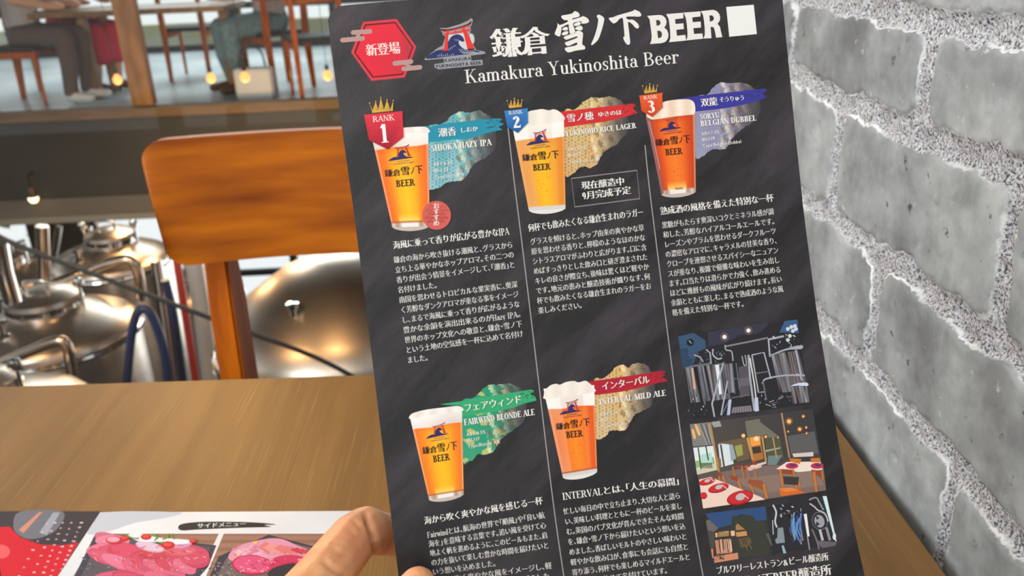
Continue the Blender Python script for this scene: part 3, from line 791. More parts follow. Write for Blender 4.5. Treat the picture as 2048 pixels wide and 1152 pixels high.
# --- column rules and the framed notice
for q in ([(1016, 256), (1028, 360), (1048, 520), (1075, 745), (1092, 890), (1110, 1032), (1127.5, 1152), (1150, 1300)], [(1290, 290), (1298, 370), (1318, 530), (1347, 760), (1363, 880), (1380, 1000), (1406, 1152), (1432, 1280)]):
    P = Print(card_sheet, 'column_rule', L0, card); P.line(curve2(q, 4, False), 1.9, (168, 160, 158)); P.done()
NF = fr(1130, 330, 12.047)
P = Print(card_sheet, 'framed_notice', L0, card)
P.line(NF((155, 325), (1730, 130), (1800, 810), (232, 1012)), 2.2, (142, 132, 130), True)
P.text('現在醸造中', NF((400, 592))[0], NF((1440, 478))[0], 17.5, WHITE, 0.04, -0.012, (-0.1, -1)); P.text('9月完成予定', NF((420, 838))[0], NF((1595, 690))[0], 17.5, WHITE, 0.04, -0.012, (-0.1, -1), T=.2)
P.done()

# --- beer pictures
def beer(F, TL, TR, BR, BL, fl, frr, foam, dark, mid, light, edge, foamc, seed, base=0.955, band=None, bubbles=0):
    """a tapered glass: TL..BL corners, fl / frr foam line on the left / right side (0 top .. 1 foot)"""
    P = Print(card_sheet, 'beer_picture', L0 + 0.00004, card)
    rs = random.Random(seed)
    def foam_at(u): return fl + (frr - fl) * u + 0.006 * math.sin(u * 9 + seed)
    def warp(u, v):
        f = foam_at(u)
        return v / .25 * (f - .004) if v <= .2501 else f + .004 + (v - .25 - 1 / 64) / (.75 - 1 / 64) * (1 - f - .004)
    def ink(u, v):
        f = foam_at(u)
        e = min(u, 1 - u) * 2
        if v < f:
            c = mixc(foamc[0], foamc[1], v / f * 0.8 + 0.25 * math.sin(u * 5 + seed))
            if band and (u < 0.30 or u > 0.76): c = mixc(c, (255, 252, 246), 0.55)
            return c
        if v > base:
            return mixc((178, 150, 130), (236, 232, 224), 1 if 0.25 < u < 0.72 else 0.25 + 0.3 * math.sin(u * 30)) if not band else (214, 206, 200)
        if v > base - 0.012: return mixc(edge, (90, 50, 20), 0.3)
        t = (v - f) / (base - f)
        c = mixc(mixc(dark, mid, min(1, e * 1.5)), light, max(0, e - 0.35) * (0.55 + 0.6 * math.sin(t * 2.4)) * 1.2)
        if t < 0.10: c = mixc(c, dark, 0.55 * (1 - t / 0.10))
        if band:
            if u < 0.055: c = mixc(c, band, 0.8)
            elif u < 0.30: c = mixc(c, band, 0.70 - 0.2 * math.sin(t * 3))
            elif 0.74 < u < 0.83: c = mixc(c, band, 0.25)
            elif u > 0.95: c = mixc(c, band, 0.6)
        elif u < 0.03 or u > 0.972: c = mixc(c, (236, 190, 150), 0.6)
        if t > 0.88 and not band and 0.2 < u < 0.75: c = mixc(c, (255, 220, 120), (t - 0.88) / 0.12)
        return c
    TL, TR, BR, BL = F(TL, TR, BR, BL)
    P.grid(TL, TR, BR, BL, 40, 64, ink, warp)
    bw = (BR[0] - BL[0]); h = 0.045 * (BL[1] - TL[1])
    P.poly([BL] + [(BL[0] + bw * k / 12, BL[1] + (BR[1] - BL[1]) * k / 12 + h * math.sin(PI * k / 12) ** 0.6) for k in range(1, 12)] + [BR], (196, 180, 168) if not band else (226, 222, 216))
    if foam: P.region(curve2(F(*foam), 3), lambda x, y: mixc(foamc[0], foamc[1], 0.3 + 0.25 * math.sin(x * .2 + seed) + (0.2 if rs.random() < .2 else 0)), 3.0)
    for k in range(bubbles):
        u, v = rs.uniform(.36, .7), rs.uniform(.45, .86)
        x = (TL[0] * (1 - u) + TR[0] * u) * (1 - v) + (BL[0] * (1 - u) + BR[0] * u) * v; y = (TL[1] * (1 - u) + TR[1] * u) * (1 - v) + (BL[1] * (1 - u) + BR[1] * u) * v
        P.dot((x, y), rs.uniform(.4, 1.1), mixc(mid, (120, 60, 10), 0.35), n=6)
    return P
def on_glass(P, dst, red, l1, l2, dk=(44, 26, 24)):
    brew_mark(P, affine([(80, 870), (1160, 770), (915, 150)], dst), (44, 42, 96), red, False)
    P.up()
    (a, b, h), s = l1, '鎌倉雪ノ下'
    q = [0, .215, .42, .66, .80, 1.0]; hs = [.92, .86, 1.12, 1.0, 1.12]
    for k, ch in enumerate(s):
        p0 = (a[0] + (b[0] - a[0]) * q[k], a[1] + (b[1] - a[1]) * q[k]); p1 = (a[0] + (b[0] - a[0]) * q[k + 1], a[1] + (b[1] - a[1]) * q[k + 1])
        P.text(ch, p0, p1, h * hs[k], dk, 0.035, 0.005, (-0.1, -1))
    a, b, h = l2; P.text('BEER', a, b, h * 1.0, dk, mode='roman', T=0.20, t=0.13, up=(-0.1, -1))
    return P.done()

C1 = fr(700, 180, 3.84); C2 = fr(1000, 160, 4.116); C3 = fr(1270, 150, 4.115); C4 = fr(800, 750, 4.43); C5 = fr(1070, 700, 4.266)

def splash(F, blob, band, tail, colA, colB, colBand, seed, pattern, gold=None):
    """torn brush stroke carrying the beer's name over a patterned patch that fades into the card"""
    rj = random.Random(seed + 40); bp = [(x + rj.uniform(-1.1, 1.1), y + rj.uniform(-1.1, 1.1)) for x, y in curve2(F(*blob), 5)]; xs = [p[0] for p in bp]; ys = [p[1] for p in bp]; x0, x1, y0, y1 = min(xs), max(xs), min(ys), max(ys)
    def ink(x, y):
        u, v = (x - x0) / (x1 - x0), (y - y0) / (y1 - y0)
        c = mixc(colA, colB, 0.9 * v + 0.25 * math.sin(x * .13 + seed) - 0.1)
        if gold and math.sin(x * .11 + 2 * math.sin(y * .07 + seed)) * math.sin(y * .16 + seed) > 0.55: c = mixc(c, gold, .8)
        hx = (x + 0.12 * y) / 5.0; hy = (y + (int(math.floor(hx)) % 2) * 5.0) / 10.0
        if pattern == 'feather' or u > 0.42:
            k = (int(math.floor(hx)) * 7 + int(math.floor(hy)) * 13 + seed) % 5
            if 0.40 < u: c = mixc(c, ((250, 236, 196), (120, 96, 70), (210, 190, 160), c, c)[k], 0.62 if k < 3 else 0)
        elif (int(x / 3.4) + int(y / 3.4) * 2) % 4 == 0: c = mixc(c, (60, 60, 60), 0.38)
        f = max(0.0, min(1.0, (u - 0.50) / 0.46)) ** 0.9
        return mixc(c, (70, 66, 70), f)
    P = Print(card_sheet, 'torn_patch', L0, card); P.region(bp, ink, 2.1); P.done()
    P = Print(card_sheet, 'brush_band', L0 + 0.00002, card); rs = random.Random(seed)
    P.poly(F(*band), colBand)
    for t in tail: P.poly(F(*t), colBand)
    a = F(band[3])[0]
    for k in range(16):
        x, y = a[0] - rs.uniform(-3, 26), a[1] + rs.uniform(0, 20); l = rs.uniform(2, 6)
        P.poly([(x, y), (x + l, y - l * .14 - .5), (x + l * 1.1, y + .5), (x + .4, y + rs.uniform(.6, 1.3))], mixc(colBand, (60, 56, 60), 0.75))
    return P
def blurb(F, spec, name, col=WHITE):
    P = Print(card_sheet, name, L2, card)
    for s, a, b, h, mode in spec:
        q = F(a, b)
        if mode == 'roman': P.text(s, q[0], q[1], h, col, mode='roman', T=0.22, t=0.075, up=(-0.12, -1))
        elif mode == 'sans': P.text(s, q[0], q[1], h, col, 0.006, 0.004, (-0.12, -1), 'sans')
        else: P.text(s, q[0], q[1], h, col, 0.035, -0.008, (-0.12, -1))
    P.done()
def ribbon(F, cr, body, flaps, col, dk, num, rank):
    P = Print(card_sheet, 'rank_ribbon', L3, card)
    for f in flaps: P.poly(F(*f), mixc(col, (40, 0, 20), 0.35))
    P.poly(F(*body), [mixc(col, (255, 255, 255), .06), mixc(col, (255, 255, 255), .06), col, dk, mixc(col, dk, .5)] if len(body) == 5 else col)
    (a, b, h) = rank; q = F(a, b); P.text('RANK', q[0], q[1], h, (246, 226, 218), mode='roman', T=0.13, t=0.06, up=(-0.12, -1))
    (a, b, h, s) = num; q = F(a, b); P.text(s, q[0], q[1], h, (250, 236, 230), mode='roman', T=0.20, t=0.05, up=(-0.10, -1))
    for k in (0.10, 0.90):
        q = F(*body[:2]); h2 = F(body[2])[0]
        x, y = q[0][0] + (q[1][0] - q[0][0]) * k + 1.5, q[0][1] + (q[1][1] - q[0][1]) * k + (h2[1] - q[1][1]) * .62
        P.poly([(x + 1.6 * math.sin(PI * j / 5) * (1 if j % 2 == 0 else .45), y - 1.6 * math.cos(PI * j / 5) * (1 if j % 2 == 0 else .45)) for j in range(10)], dk)
    o = P.done()
    P = Print(card_sheet, 'crown', L3, card, 'small gold crown above the ribbon')
    a, b, c, d, tips = cr
    pts = [a]
    for k, t in enumerate(tips):
        pts.append(t)
        if k < len(tips) - 1:
            m = ((t[0] + tips[k + 1][0]) / 2, (a[1] + d[1]) / 2 + ((c[1] - a[1]) * .0) + (t[1] + tips[k + 1][1] - a[1] - b[1]) * .10 - 4); pts.append(m)
    pts += [b]
    P.poly(F(*pts), (206, 158, 66)); P.poly(F(a, b, c, d), [(232, 190, 96), (214, 160, 62), (150, 100, 40), (170, 116, 44)])
    for t in tips: P.dot(F(t)[0], 1.25, (222, 176, 88), n=8)
    for k in (.22, .5, .78): P.dot(F((a[0] + (b[0] - a[0]) * k, a[1] + (b[1] - a[1]) * k - 14))[0], 1.0, (110, 64, 20), n=6)
    P.done()

# 1: hazy ale, teal
P = splash(C1, [(600, 290), (690, 262), (740, 240), (780, 195), (850, 165), (915, 175), (985, 156), (1040, 180), (1090, 220), (1120, 330), (1118, 430), (1090, 482), (1040, 520), (975, 555), (930, 600), (905, 650), (860, 690), (800, 700), (740, 712), (705, 742), (655, 757), (605, 748), (595, 520)],
           [(596, 288), (700, 262), (1000, 228), (1135, 216), (1170, 226), (1140, 246), (1186, 262), (1140, 284), (1172, 306), (1085, 322), (1005, 346), (900, 378), (800, 381), (598, 401)], [[(470, 290), (596, 276), (596, 296)]], (96, 172, 176), (152, 196, 206), (32, 140, 164), 3, 'dots'); P.done()
P = beer(C1, (160, 330), (600, 292), (612, 1046), (325, 1056), 0.175, 0.165, [(165, 330), (300, 300), (430, 288), (560, 282), (600, 298), (600, 330), (400, 330), (170, 350)], (240, 96, 34), (252, 160, 22), (255, 198, 30), (226, 110, 50), ((248, 240, 232), (226, 208, 196)), 1)
on_glass(P, C1((290, 547), (508, 522), (456, 405)), (196, 50, 40), (C1((268, 668))[0], C1((562, 640))[0], 17), (C1((356, 746))[0], C1((500, 733))[0], 13.5))
P = Print(card_sheet, 'recommendation_seal', L2, card, 'coral round seal with wave scales')
c = C1((665, 963))[0]; R_ = 28.8
P.dot(c, R_, (206, 94, 84), n=40)
for j in range(-3, 4):
    for i in range(-3, 4):
        x, y = c[0] + (i + (j % 2) * .5) * 11.5 - j * .8, c[1] + j * 7.4
        if math.hypot(x - c[0], y - c[1]) < R_ - 7:
            for r in (5.6, 4.0, 2.4):
                P.line([(x + r * math.cos(a), y - r * math.sin(a)) for a in [PI * k / 10 for k in range(11)]], 0.55, (180, 72, 66))
for k, ch in enumerate('おすすめ'):
    q = C1((640 + (3 - k) * 0, 915 + k * 44), (690, 909 + k * 44)); P.text(ch, q[0], q[1], 12.5, (250, 214, 208), 0.03, 0.01)
P.done()
ribbon(C1, ((170, 166), (330, 150), (332, 164), (172, 180), [(150, 102), (198, 90), (237, 60), (285, 76), (333, 82)]), [(108, 192), (402, 164), (412, 362), (290, 457), (148, 388)], [[(107, 190), (124, 186), (130, 222), (112, 220)], [(392, 166), (408, 168), (404, 196), (398, 196)]],
       (216, 36, 54), (150, 14, 40), ((238, 408), (304, 402), 37, '1'), ((176, 248), (344, 232), 11.2))
blurb(C1, [('潮香', (680, 362), (820, 348), 19, 'cjk'), ('しおか', (846, 330), (985, 316), 11.5, 'cjk')], 'name_lettering')
blurb(C1, [('SHIOKA HAZY IPA', (625, 473), (1088, 424), 12.4, 'roman')], 'english_name_lettering')
blurb(C1, [('ABV:6.0%', (641, 586), (797, 568), 10, 'sans'), ('IBU:33', (646, 635), (757, 624), 10, 'sans'), ('Type:Hazy IPA', (652, 686), (880, 660), 10, 'sans')], 'strength_lettering')

# 2: rice lager, gold
P = splash(C2, [(530, 262), (610, 244), (650, 215), (700, 170), (760, 142), (830, 148), (900, 134), (960, 152), (1010, 190), (1060, 330), (1050, 430), (1000, 480), (950, 540), (880, 570), (820, 640), (800, 690), (740, 722), (690, 712), (640, 735), (600, 772), (530, 778), (522, 500)],
           [(500, 262), (700, 238), (960, 208), (1100, 194), (1120, 210), (1092, 232), (1132, 270), (1095, 284), (980, 318), (860, 345), (760, 358), (528, 390)], [], (214, 186, 124), (216, 168, 110), (208, 44, 46), 5, 'dots'); P.done()
P = beer(C2, (92, 330), (525, 300), (539, 1058), (238, 1078), 0.225, 0.225, [(95, 340), (225, 264), (300, 246), (350, 240), (400, 250), (440, 242), (482, 256), (520, 292), (526, 330), (400, 360), (200, 380), (100, 400)], (226, 128, 40), (240, 160, 40), (250, 192, 26), (214, 110, 40), ((246, 236, 224), (228, 214, 200)), 2, 0.965, (232, 172, 112), 26)
on_glass(P, C2((212, 540), (428, 512), (382, 392)), (196, 54, 50), (C2((184, 668))[0], C2((486, 642))[0], 16), (C2((274, 748))[0], C2((416, 736))[0], 12.5))
ribbon(C2, ((72, 222), (178, 212), (180, 226), (74, 236), [(58, 172), (90, 176), (118, 154), (148, 168), (180, 168)]), [(34, 256), (226, 234), (230, 352), (145, 437), (58, 388)], [[(30, 254), (46, 252), (48, 274), (38, 274)], [(216, 234), (231, 232), (228, 256), (222, 256)]],
       (44, 116, 182), (22, 84, 148), ((106, 398), (176, 392), 23, '2'), ((72, 288), (186, 276), 7.2))
blurb(C2, [('雪ノ穂', (552, 350), (772, 326), 18, 'cjk'), ('ゆきのほ', (806, 306), (1004, 286), 11, 'cjk')], 'name_lettering')
blurb(C2, [('YUKINOHO RICE LAGER', (540, 465), (1122, 396), 10.6, 'roman')], 'english_name_lettering')
blurb(C2, [('ABV:5.0%', (556, 588), (716, 568), 9.5, 'sans'), ('IBU:17', (560, 638), (668, 626), 9.5, 'sans'), ('Type:Rice Lager', (566, 692), (828, 660), 9.5, 'sans')], 'strength_lettering')

# 3: dark amber, violet
P = splash(C3, [(500, 196), (595, 160), (640, 110), (700, 62), (790, 70), (880, 62), (950, 90), (1010, 150), (1030, 300), (990, 372), (920, 420), (850, 470), (800, 520), (760, 590), (720, 612), (650, 612), (600, 632), (560, 668), (500, 674), (486, 420)],
           [(340, 200), (430, 184), (700, 152), (1000, 118), (1075, 112), (1086, 130), (1050, 150), (1084, 186), (1010, 216), (900, 242), (780, 268), (650, 285), (490, 302)], [], (142, 136, 168), (150, 152, 176), (58, 56, 148), 8, 'feather'); P.done()
P = beer(C3, (85, 290), (490, 250), (500, 962), (218, 988), 0.105, 0.095, [(110, 352), (118, 280), (225, 226), (300, 208), (400, 200), (460, 206), (490, 240), (491, 318), (430, 330), (300, 345), (160, 366)], (190, 60, 24), (238, 100, 30), (246, 130, 40), (200, 90, 60), ((250, 236, 220), (226, 186, 150)), 3, 0.955, None, 22)
F = C3
P.poly(F((88, 345), (128, 360), (236, 975), (218, 985)), (150, 96, 92)); P.line(F((112, 380), (150, 520), (180, 660), (206, 780)), 1.4, (214, 150, 150))
on_glass(P, C3((196, 466), (398, 438), (352, 330)), (214, 70, 34), (C3((168, 585))[0], C3((456, 556))[0], 16), (C3((252, 662))[0], C3((390, 650))[0], 12.5), (60, 20, 16))
ribbon(C3, ((74, 142), (178, 130), (180, 144), (76, 156), [(60, 92), (92, 98), (119, 74), (150, 88), (182, 88)]), [(34, 172), (222, 148), (226, 268), (140, 346), (52, 298)], [[(30, 170), (46, 168), (48, 190), (36, 190)], [(214, 148), (232, 146), (228, 170), (220, 170)]],
       (230, 84, 34), (196, 58, 26), ((102, 314), (172, 308), 24, '3'), ((70, 204), (184, 192), 7))
blurb(C3, [('双龍', (542, 262), (680, 248), 18, 'cjk'), ('そうりゅう', (694, 226), (902, 208), 11.5, 'cjk')], 'name_lettering')
blurb(C3, [('SORYU', (534, 368), (696, 352), 11, 'roman'), ('BELGIAN DUBBEL', (540, 424), (1000, 376), 11, 'roman')], 'english_name_lettering')
blurb(C3, [('ABV:7.0%', (546, 500), (696, 482), 9.5, 'sans'), ('IBU:19', (550, 548), (660, 534), 9.5, 'sans'), ('Type:Belgian Dubbel', (556, 600), (876, 560), 9.5, 'sans')], 'strength_lettering')

# 4: blonde ale, green
P = splash(C4, [(548, 240), (640, 206), (690, 170), (740, 115), (790, 88), (860, 88), (960, 72), (1030, 100), (1090, 150), (1120, 330), (1090, 420), (1010, 480), (930, 540), (880, 590), (855, 640), (810, 690), (740, 705), (690, 700), (650, 745), (610, 768), (560, 775), (548, 520)],
           [(540, 232), (700, 200), (1000, 155), (1160, 128), (1192, 142), (1150, 166), (1196, 190), (1210, 226), (1100, 252), (1000, 292), (880, 318), (760, 335), (548, 372)], [[(358, 262), (400, 252), (545, 232), (545, 270)]], (36, 150, 112), (60, 156, 118), (52, 164, 110), 11, 'feather', (214, 196, 110)); P.done()
P = beer(C4, (85, 362), (548, 290), (565, 1058), (258, 1108), 0.165, 0.165, [(86, 362), (130, 332), (250, 304), (400, 286), (500, 274), (545, 286), (548, 320), (300, 350), (100, 390)], (238, 112, 34), (250, 162, 24), (255, 192, 28), (226, 120, 50), ((248, 242, 236), (222, 206, 196)), 4)
on_glass(P, C4((226, 566), (450, 524), (400, 404)), (206, 60, 40), (C4((200, 702))[0], C4((510, 658))[0], 17), (C4((296, 774))[0], C4((442, 752))[0], 13.5))
blurb(C4, [('フェアウィンド', (568, 330), (1084, 246), 18.5, 'cjk')], 'name_lettering')
blurb(C4, [('FAIRWIND BLONDE ALE', (570, 446), (1196, 352), 12.2, 'roman')], 'english_name_lettering')
blurb(C4, [('ABV:4.5%', (590, 542), (762, 516), 9.8, 'sans'), ('IBU:17', (596, 594), (712, 576), 9.8, 'sans'), ('Type:Blonde Ale', (602, 648), (888, 604), 9.8, 'sans')], 'strength_lettering')

# 5: mild ale, straw
P = splash(C5, [(500, 262), (580, 240), (650, 190), (690, 145), (750, 122), (790, 150), (840, 118), (910, 114), (980, 160), (1020, 300), (1000, 460), (940, 510), (860, 550), (820, 600), (790, 660), (740, 690), (690, 685), (640, 690), (600, 740), (520, 750), (505, 520)],
           [(460, 268), (600, 250), (900, 206), (1080, 176), (1116, 184), (1090, 206), (1116, 216), (1082, 226), (1136, 264), (1050, 280), (950, 308), (840, 335), (720, 358), (505, 386)], [], (222, 178, 112), (216, 188, 140), (176, 30, 48), 14, 'dots'); P.done()
P = beer(C5, (72, 330), (505, 300), (530, 1040), (238, 1090), 0.235, 0.225, [(76, 382), (84, 346), (130, 302), (180, 288), (212, 296), (262, 274), (330, 264), (372, 276), (430, 262), (470, 288), (502, 322), (504, 360), (300, 390), (90, 420)], (226, 84, 24), (244, 116, 32), (250, 142, 36), (206, 80, 40), ((244, 236, 224), (232, 216, 204)), 5, 0.96, (240, 170, 130), 26)
on_glass(P, C5((204, 554), (412, 522), (366, 404)), (206, 66, 56), (C5((180, 682))[0], C5((470, 644))[0], 16), (C5((268, 752))[0], C5((408, 736))[0], 13))
blurb(C5, [('インターバル', (570, 345), (980, 282), 18, 'cjk')], 'name_lettering')
blurb(C5, [('INTERVAL MILD ALE', (550, 466), (1118, 388), 11.6, 'roman')], 'english_name_lettering')
blurb(C5, [('ABV:3.5%', (554, 564), (716, 544), 9.5, 'sans'), ('IBU:7', (560, 614), (650, 602), 9.5, 'sans'), ('Type:Mild Ale', (568, 668), (788, 636), 9.5, 'sans')], 'strength_lettering')

# --- headings and running text of the five columns
def column(head, h0, h1, lines, a, b, za, zb, hh=17.5, h=14.6, n=19.5):
    P = Print(card_sheet, 'column_heading', L0, card)
    P.text(head, h0, h1, hh, WHITE, 0.034, -0.014, (-0.13, -1), T=0.16, t=0.05); P.done()
    P = Print(card_sheet, 'column_text', L0, card); N = len(lines) - 1
    for k, s in enumerate(lines):
        t = k / N; p = (a[0] + (za[0] - a[0]) * t, a[1] + (za[1] - a[1]) * t); q = (b[0] + (zb[0] - b[0]) * t, b[1] + (zb[1] - b[1]) * t)
        full = sum(0.5 if c in '「」、。・' or c.isascii() else 1 for c in s) > n - 2.6
        P.text(s, p, q, h, (214, 209, 203), 0.024, -0.010, (-0.135, -1), T=0.15, t=0.06, fit=full, pitch=math.hypot(q[0] - p[0], q[1] - p[1]) / n)
    P.done()
column('海風に乗って香りが広がる豊かなIPA', (787, 498.5), (1019, 469), ['鎌倉の海から吹き抜ける潮風と、グラスから', '立ち上る華やかなホップアロマ。その二つの', '香りが出会う情景をイメージして、「潮香」と', '名付けました。', '南国を思わせるトロピカルな果実香に、奥深', 'く芳醇なダンクアロマが重なる事をイメージ', 'し、まるで海風に乗って香りが広がるような', '豊かな余韻を演出出来るのがHazy IPA。', '世界のホップ文化への敬意と、鎌倉・雪ノ下', 'という土地の空気感を一杯に込めて名付け', 'ました。'], (788, 526.5), (1026.5, 495.5), (815, 727), (1049.5, 693))
column('何杯でも飲みたくなる鎌倉生まれのラガー', (1057, 464), (1288, 431.5), ['グラスを傾けると、ホップ由来の爽やかな草', '原を思わせる香りと、檸檬のようなほのかな', 'シトラスアロマがふわりと広がります。口に含', 'めばすっきりとした飲み口と研ぎ澄まされた', 'キレの良さが際立ち、後味は驚くほど軽やか', 'です。地元の恵みと醸造技術が織りなす、何', '杯でも飲みたくなる鎌倉生まれのラガーをお', '楽しみください。'], (1061, 490), (1289, 461.5), (1077, 628), (1305.5, 597.5))
column('熟成酒の風格を備えた特別な一杯', (1321, 430), (1548, 402.5), ['黒糖がもたらす奥深いコクとミネラル感が調', '和した、芳醇なハイアルコールエールです。', 'レーズンやプラムを思わせるダークフルーツ', 'の濃密なアロマに、キャラメルの甘美な香り、', 'クローブを連想させるスパイシーなニュアン', 'スが重なり、複雑で優雅な味わいを生み出し', 'ます。口当たりは滑らかで力強く、飲み進める', 'ほどに幾層もの風味が広がり続けます。長い', '余韻とともに楽しむ、まるで熟成酒のような風', '格を備えた特別な一杯です。'], (1324.5, 457), (1548, 429), (1345, 632), (1569.5, 603))
column('海から吹く爽やかな風を感じる一杯', (849, 1049.5), (1086, 1008), ['Fairwindとは、航海の世界で「順風」や「良い航', '海を」を意味する言葉です。追い風を受けて心', '地よく帆を進めるように、このビールもまた、肩', 'の力を抜いて楽しむ豊かな時間を届けたいと', 'いう想いを込めました。', '海から吹く爽やかな風をイメージし、軽', 'やかで飲みやすい一杯に仕上げました。'], (855, 1076), (1090, 1036), (871, 1188), (1107, 1157))
column('INTERVALとは、「人生の幕間」', (1125.5, 1000), (1360, 969), ['忙しい毎日の中で立ち止まり、大切な人と語ら', 'い、美味しい料理とともに一杯のビールを楽し', 'む。英国のパブ文化が育んできたそんな時間', 'を、鎌倉・雪ノ下から届けたいという想いを込', 'めました。香ばしいモルトのやさしい味わいと', '軽やかな飲み口が、食事にも会話にも自然と', '寄り添う、何杯でも楽しめるマイルドエールと', 'いう願いを込めて名付けています。'], (1127.5, 1029.5), (1361.5, 997), (1147.5, 1172), (1384.5, 1140))
P = Print(card_sheet, 'brewery_address', L0, card)
P.text('ブルワリーレストラン&ビール醸造所', (1433, 1149), (1658, 1120), 17.5, WHITE, 0.034, -0.012, (-0.14, -1))
P.text('鎌倉雪ノ下BEER醸造所', (1438, 1181), (1664, 1149), 24, WHITE, 0.034, -0.012, (-0.14, -1), T=.2, t=.06); P.done()

# --- the four photographs printed down the right side
PA = fr(1340, 630, 5.01); PB = fr(1370, 820, 5.76); PD = fr(1500, 810, 5.76); PC = fr(1400, 985, 6.897)
P = Print(card_sheet, 'photo_print', L0, card, 'night photograph of steel brewing tanks'); rs = random.Random(5)
BK, ST, LT = (40, 38, 42), (104, 106, 114), (166, 170, 180)
P.poly(PA((80, 195), (1285, 45), (1390, 895), (230, 1050)), BK)
P.poly(PA((380, 170), (960, 75), (985, 95), (940, 140), (880, 190), (700, 200), (560, 280), (380, 320)), (54, 54, 72))
P.poly(PA((82, 215), (235, 178), (355, 255), (360, 330), (270, 375), (240, 480), (195, 525), (125, 530)), (56, 82, 110))
P.poly(PA((95, 340), (180, 330), (185, 420), (240, 440), (200, 520), (125, 530)), (44, 66, 90))
P.dot(PA((202, 275))[0], 7.5, (30, 30, 34)); P.line(PA((190, 255), (215, 285)), 1.6, (170, 180, 180))
P.poly(PA((1150, 60), (1275, 45), (1290, 180), (1095, 175)), (58, 92, 132))
for x, y in ((1180, 140), (1215, 120), (1250, 110), (1230, 160), (1200, 210), (1260, 140), (1180, 250)): P.dot(PA((x, y))[0], 4, (206, 214, 220), n=7)
for x, y in ((545, 220), (785, 155)): P.dot(PA((x, y))[0], 9, (96, 80, 84), n=12); P.dot(PA((x, y))[0], 4.2, (246, 234, 224), n=12)
P.line(PA((550, 315), (780, 270), (980, 228)), 3.4, (130, 126, 130))
P.poly(PA((685, 520), (785, 500), (800, 800), (700, 830)), (88, 80, 88)); P.poly(PA((690, 640), (790, 620), (795, 700), (695, 720)), (104, 96, 104))
def tank(x0, x1, y0, y1, sk, n, seed):
    r = random.Random(seed)
    P.grid(*PA((x0, y0), (x1, y0 - (x1 - x0) * .12), (x1 + sk, y1 - (x1 - x0) * .10), (x0 + sk, y1)), n, 1, lambda u, v: mixc(BK, r.choice([LT, ST, (70, 66, 72), (26, 25, 28), (150, 130, 126)]), 0.85))
tank(150, 530, 530, 880, 60, 26, 1); tank(1010, 1290, 390, 780, 90, 24, 2); tank(1205, 1370, 720, 890, 25, 14, 3); tank(480, 620, 500, 790, 30, 12, 9)
P.poly(PA((215, 530), (232, 528), (262, 740), (232, 742)), (206, 160, 142)); P.poly(PA((452, 500), (488, 495), (518, 790), (492, 800)), (226, 230, 234))
P.poly(curve2(PA((1015, 400), (1120, 350), (1310, 300), (1318, 340), (1180, 350), (1060, 390)), 4), LT); P.poly(curve2(PA((1205, 712), (1290, 680), (1375, 680), (1376, 710), (1280, 706)), 4), (206, 214, 228))
P.poly(curve2(PA((140, 532), (240, 500), (400, 480), (410, 495), (250, 520)), 4), ST)
for q, w, c in (([(535, 475), (420, 890), (445, 1020)], 3.4, LT), ([(540, 470), (600, 840), (515, 1005)], 2.6, ST), ([(575, 660), (510, 1005)], 3, LT), ([(785, 400), (800, 620), (845, 960)], 4.2, LT), ([(800, 430), (845, 700), (875, 960)], 2.6, (220, 214, 210)),
                ([(820, 400), (885, 775), (950, 770)], 2.8, LT), ([(820, 400), (940, 375), (1010, 640)], 2.8, LT), ([(860, 585), (990, 565)], 2.4, ST), ([(985, 240), (1000, 420)], 3.2, LT), ([(985, 245), (1140, 212)], 4, LT), ([(925, 690), (960, 640), (1150, 605), (1350, 605)], 3.2, LT), ([(930, 660), (960, 830)], 3, ST),
                ([(1260, 350), (1310, 610)], 3.4, LT), ([(1265, 590), (1300, 600), (1320, 660)], 3, LT), ([(300, 470), (320, 700), (350, 900)], 3, ST), ([(240, 400), (300, 420), (330, 470)], 2.6, LT), ([(360, 345), (400, 380), (410, 480)], 2.6, LT), ([(430, 340), (430, 400), (480, 440), (520, 430)], 3, LT), ([(550, 300), (560, 350), (615, 365), (630, 460)], 2.4, LT),
                ([(620, 480), (650, 790)], 2.2, ST), ([(660, 480), (695, 750)], 2.2, ST), ([(630, 640), (680, 635)], 1.6, ST), ([(720, 410), (740, 500), (765, 490), (750, 400)], 2, LT), ([(615, 830), (800, 800)], 2, ST)):
    P.line(curve2(PA(*q), 4, False) if len(q) > 3 else PA(*q), w, c)
P.poly(PA((585, 850), (615, 845), (600, 1000), (568, 1005)), (176, 188, 214)); P.poly(PA((845, 830), (880, 825), (890, 960), (850, 968)), (190, 198, 220))
P.grid(*PA((625, 925), (810, 905), (825, 965), (610, 985)), 16, 1, lambda u, v: (150, 138, 142) if int(u * 16) % 2 else (90, 84, 90))
for k in range(42):
    x, y = rs.uniform(170, 400), rs.uniform(760, 1010); P.dot(PA((x, y))[0], rs.uniform(.6, 2.0), rs.choice([LT, ST, (70, 68, 74), (30, 28, 32)]), n=5)
for k in range(26):
    x, y = rs.uniform(900, 1200), rs.uniform(800, 930); P.line(PA((x, y), (x + rs.uniform(-30, 60), y + rs.uniform(-30, 20))), 1.4, rs.choice([LT, ST, (60, 58, 64)]))
for k in range(20):
    x, y = rs.uniform(250, 560), rs.uniform(370, 490); P.line(PA((x, y), (x + rs.uniform(-20, 30), y + rs.uniform(-20, 30))), 1.3, rs.choice([LT, (86, 110, 150), ST]))
for k in range(20):
    x, y = rs.uniform(1010, 1300), rs.uniform(190, 340); P.line(PA((x, y), (x + rs.uniform(-20, 30), y + rs.uniform(-10, 40))), 1.6, rs.choice([LT, (230, 232, 232), (40, 38, 42), ST]))
P.done()

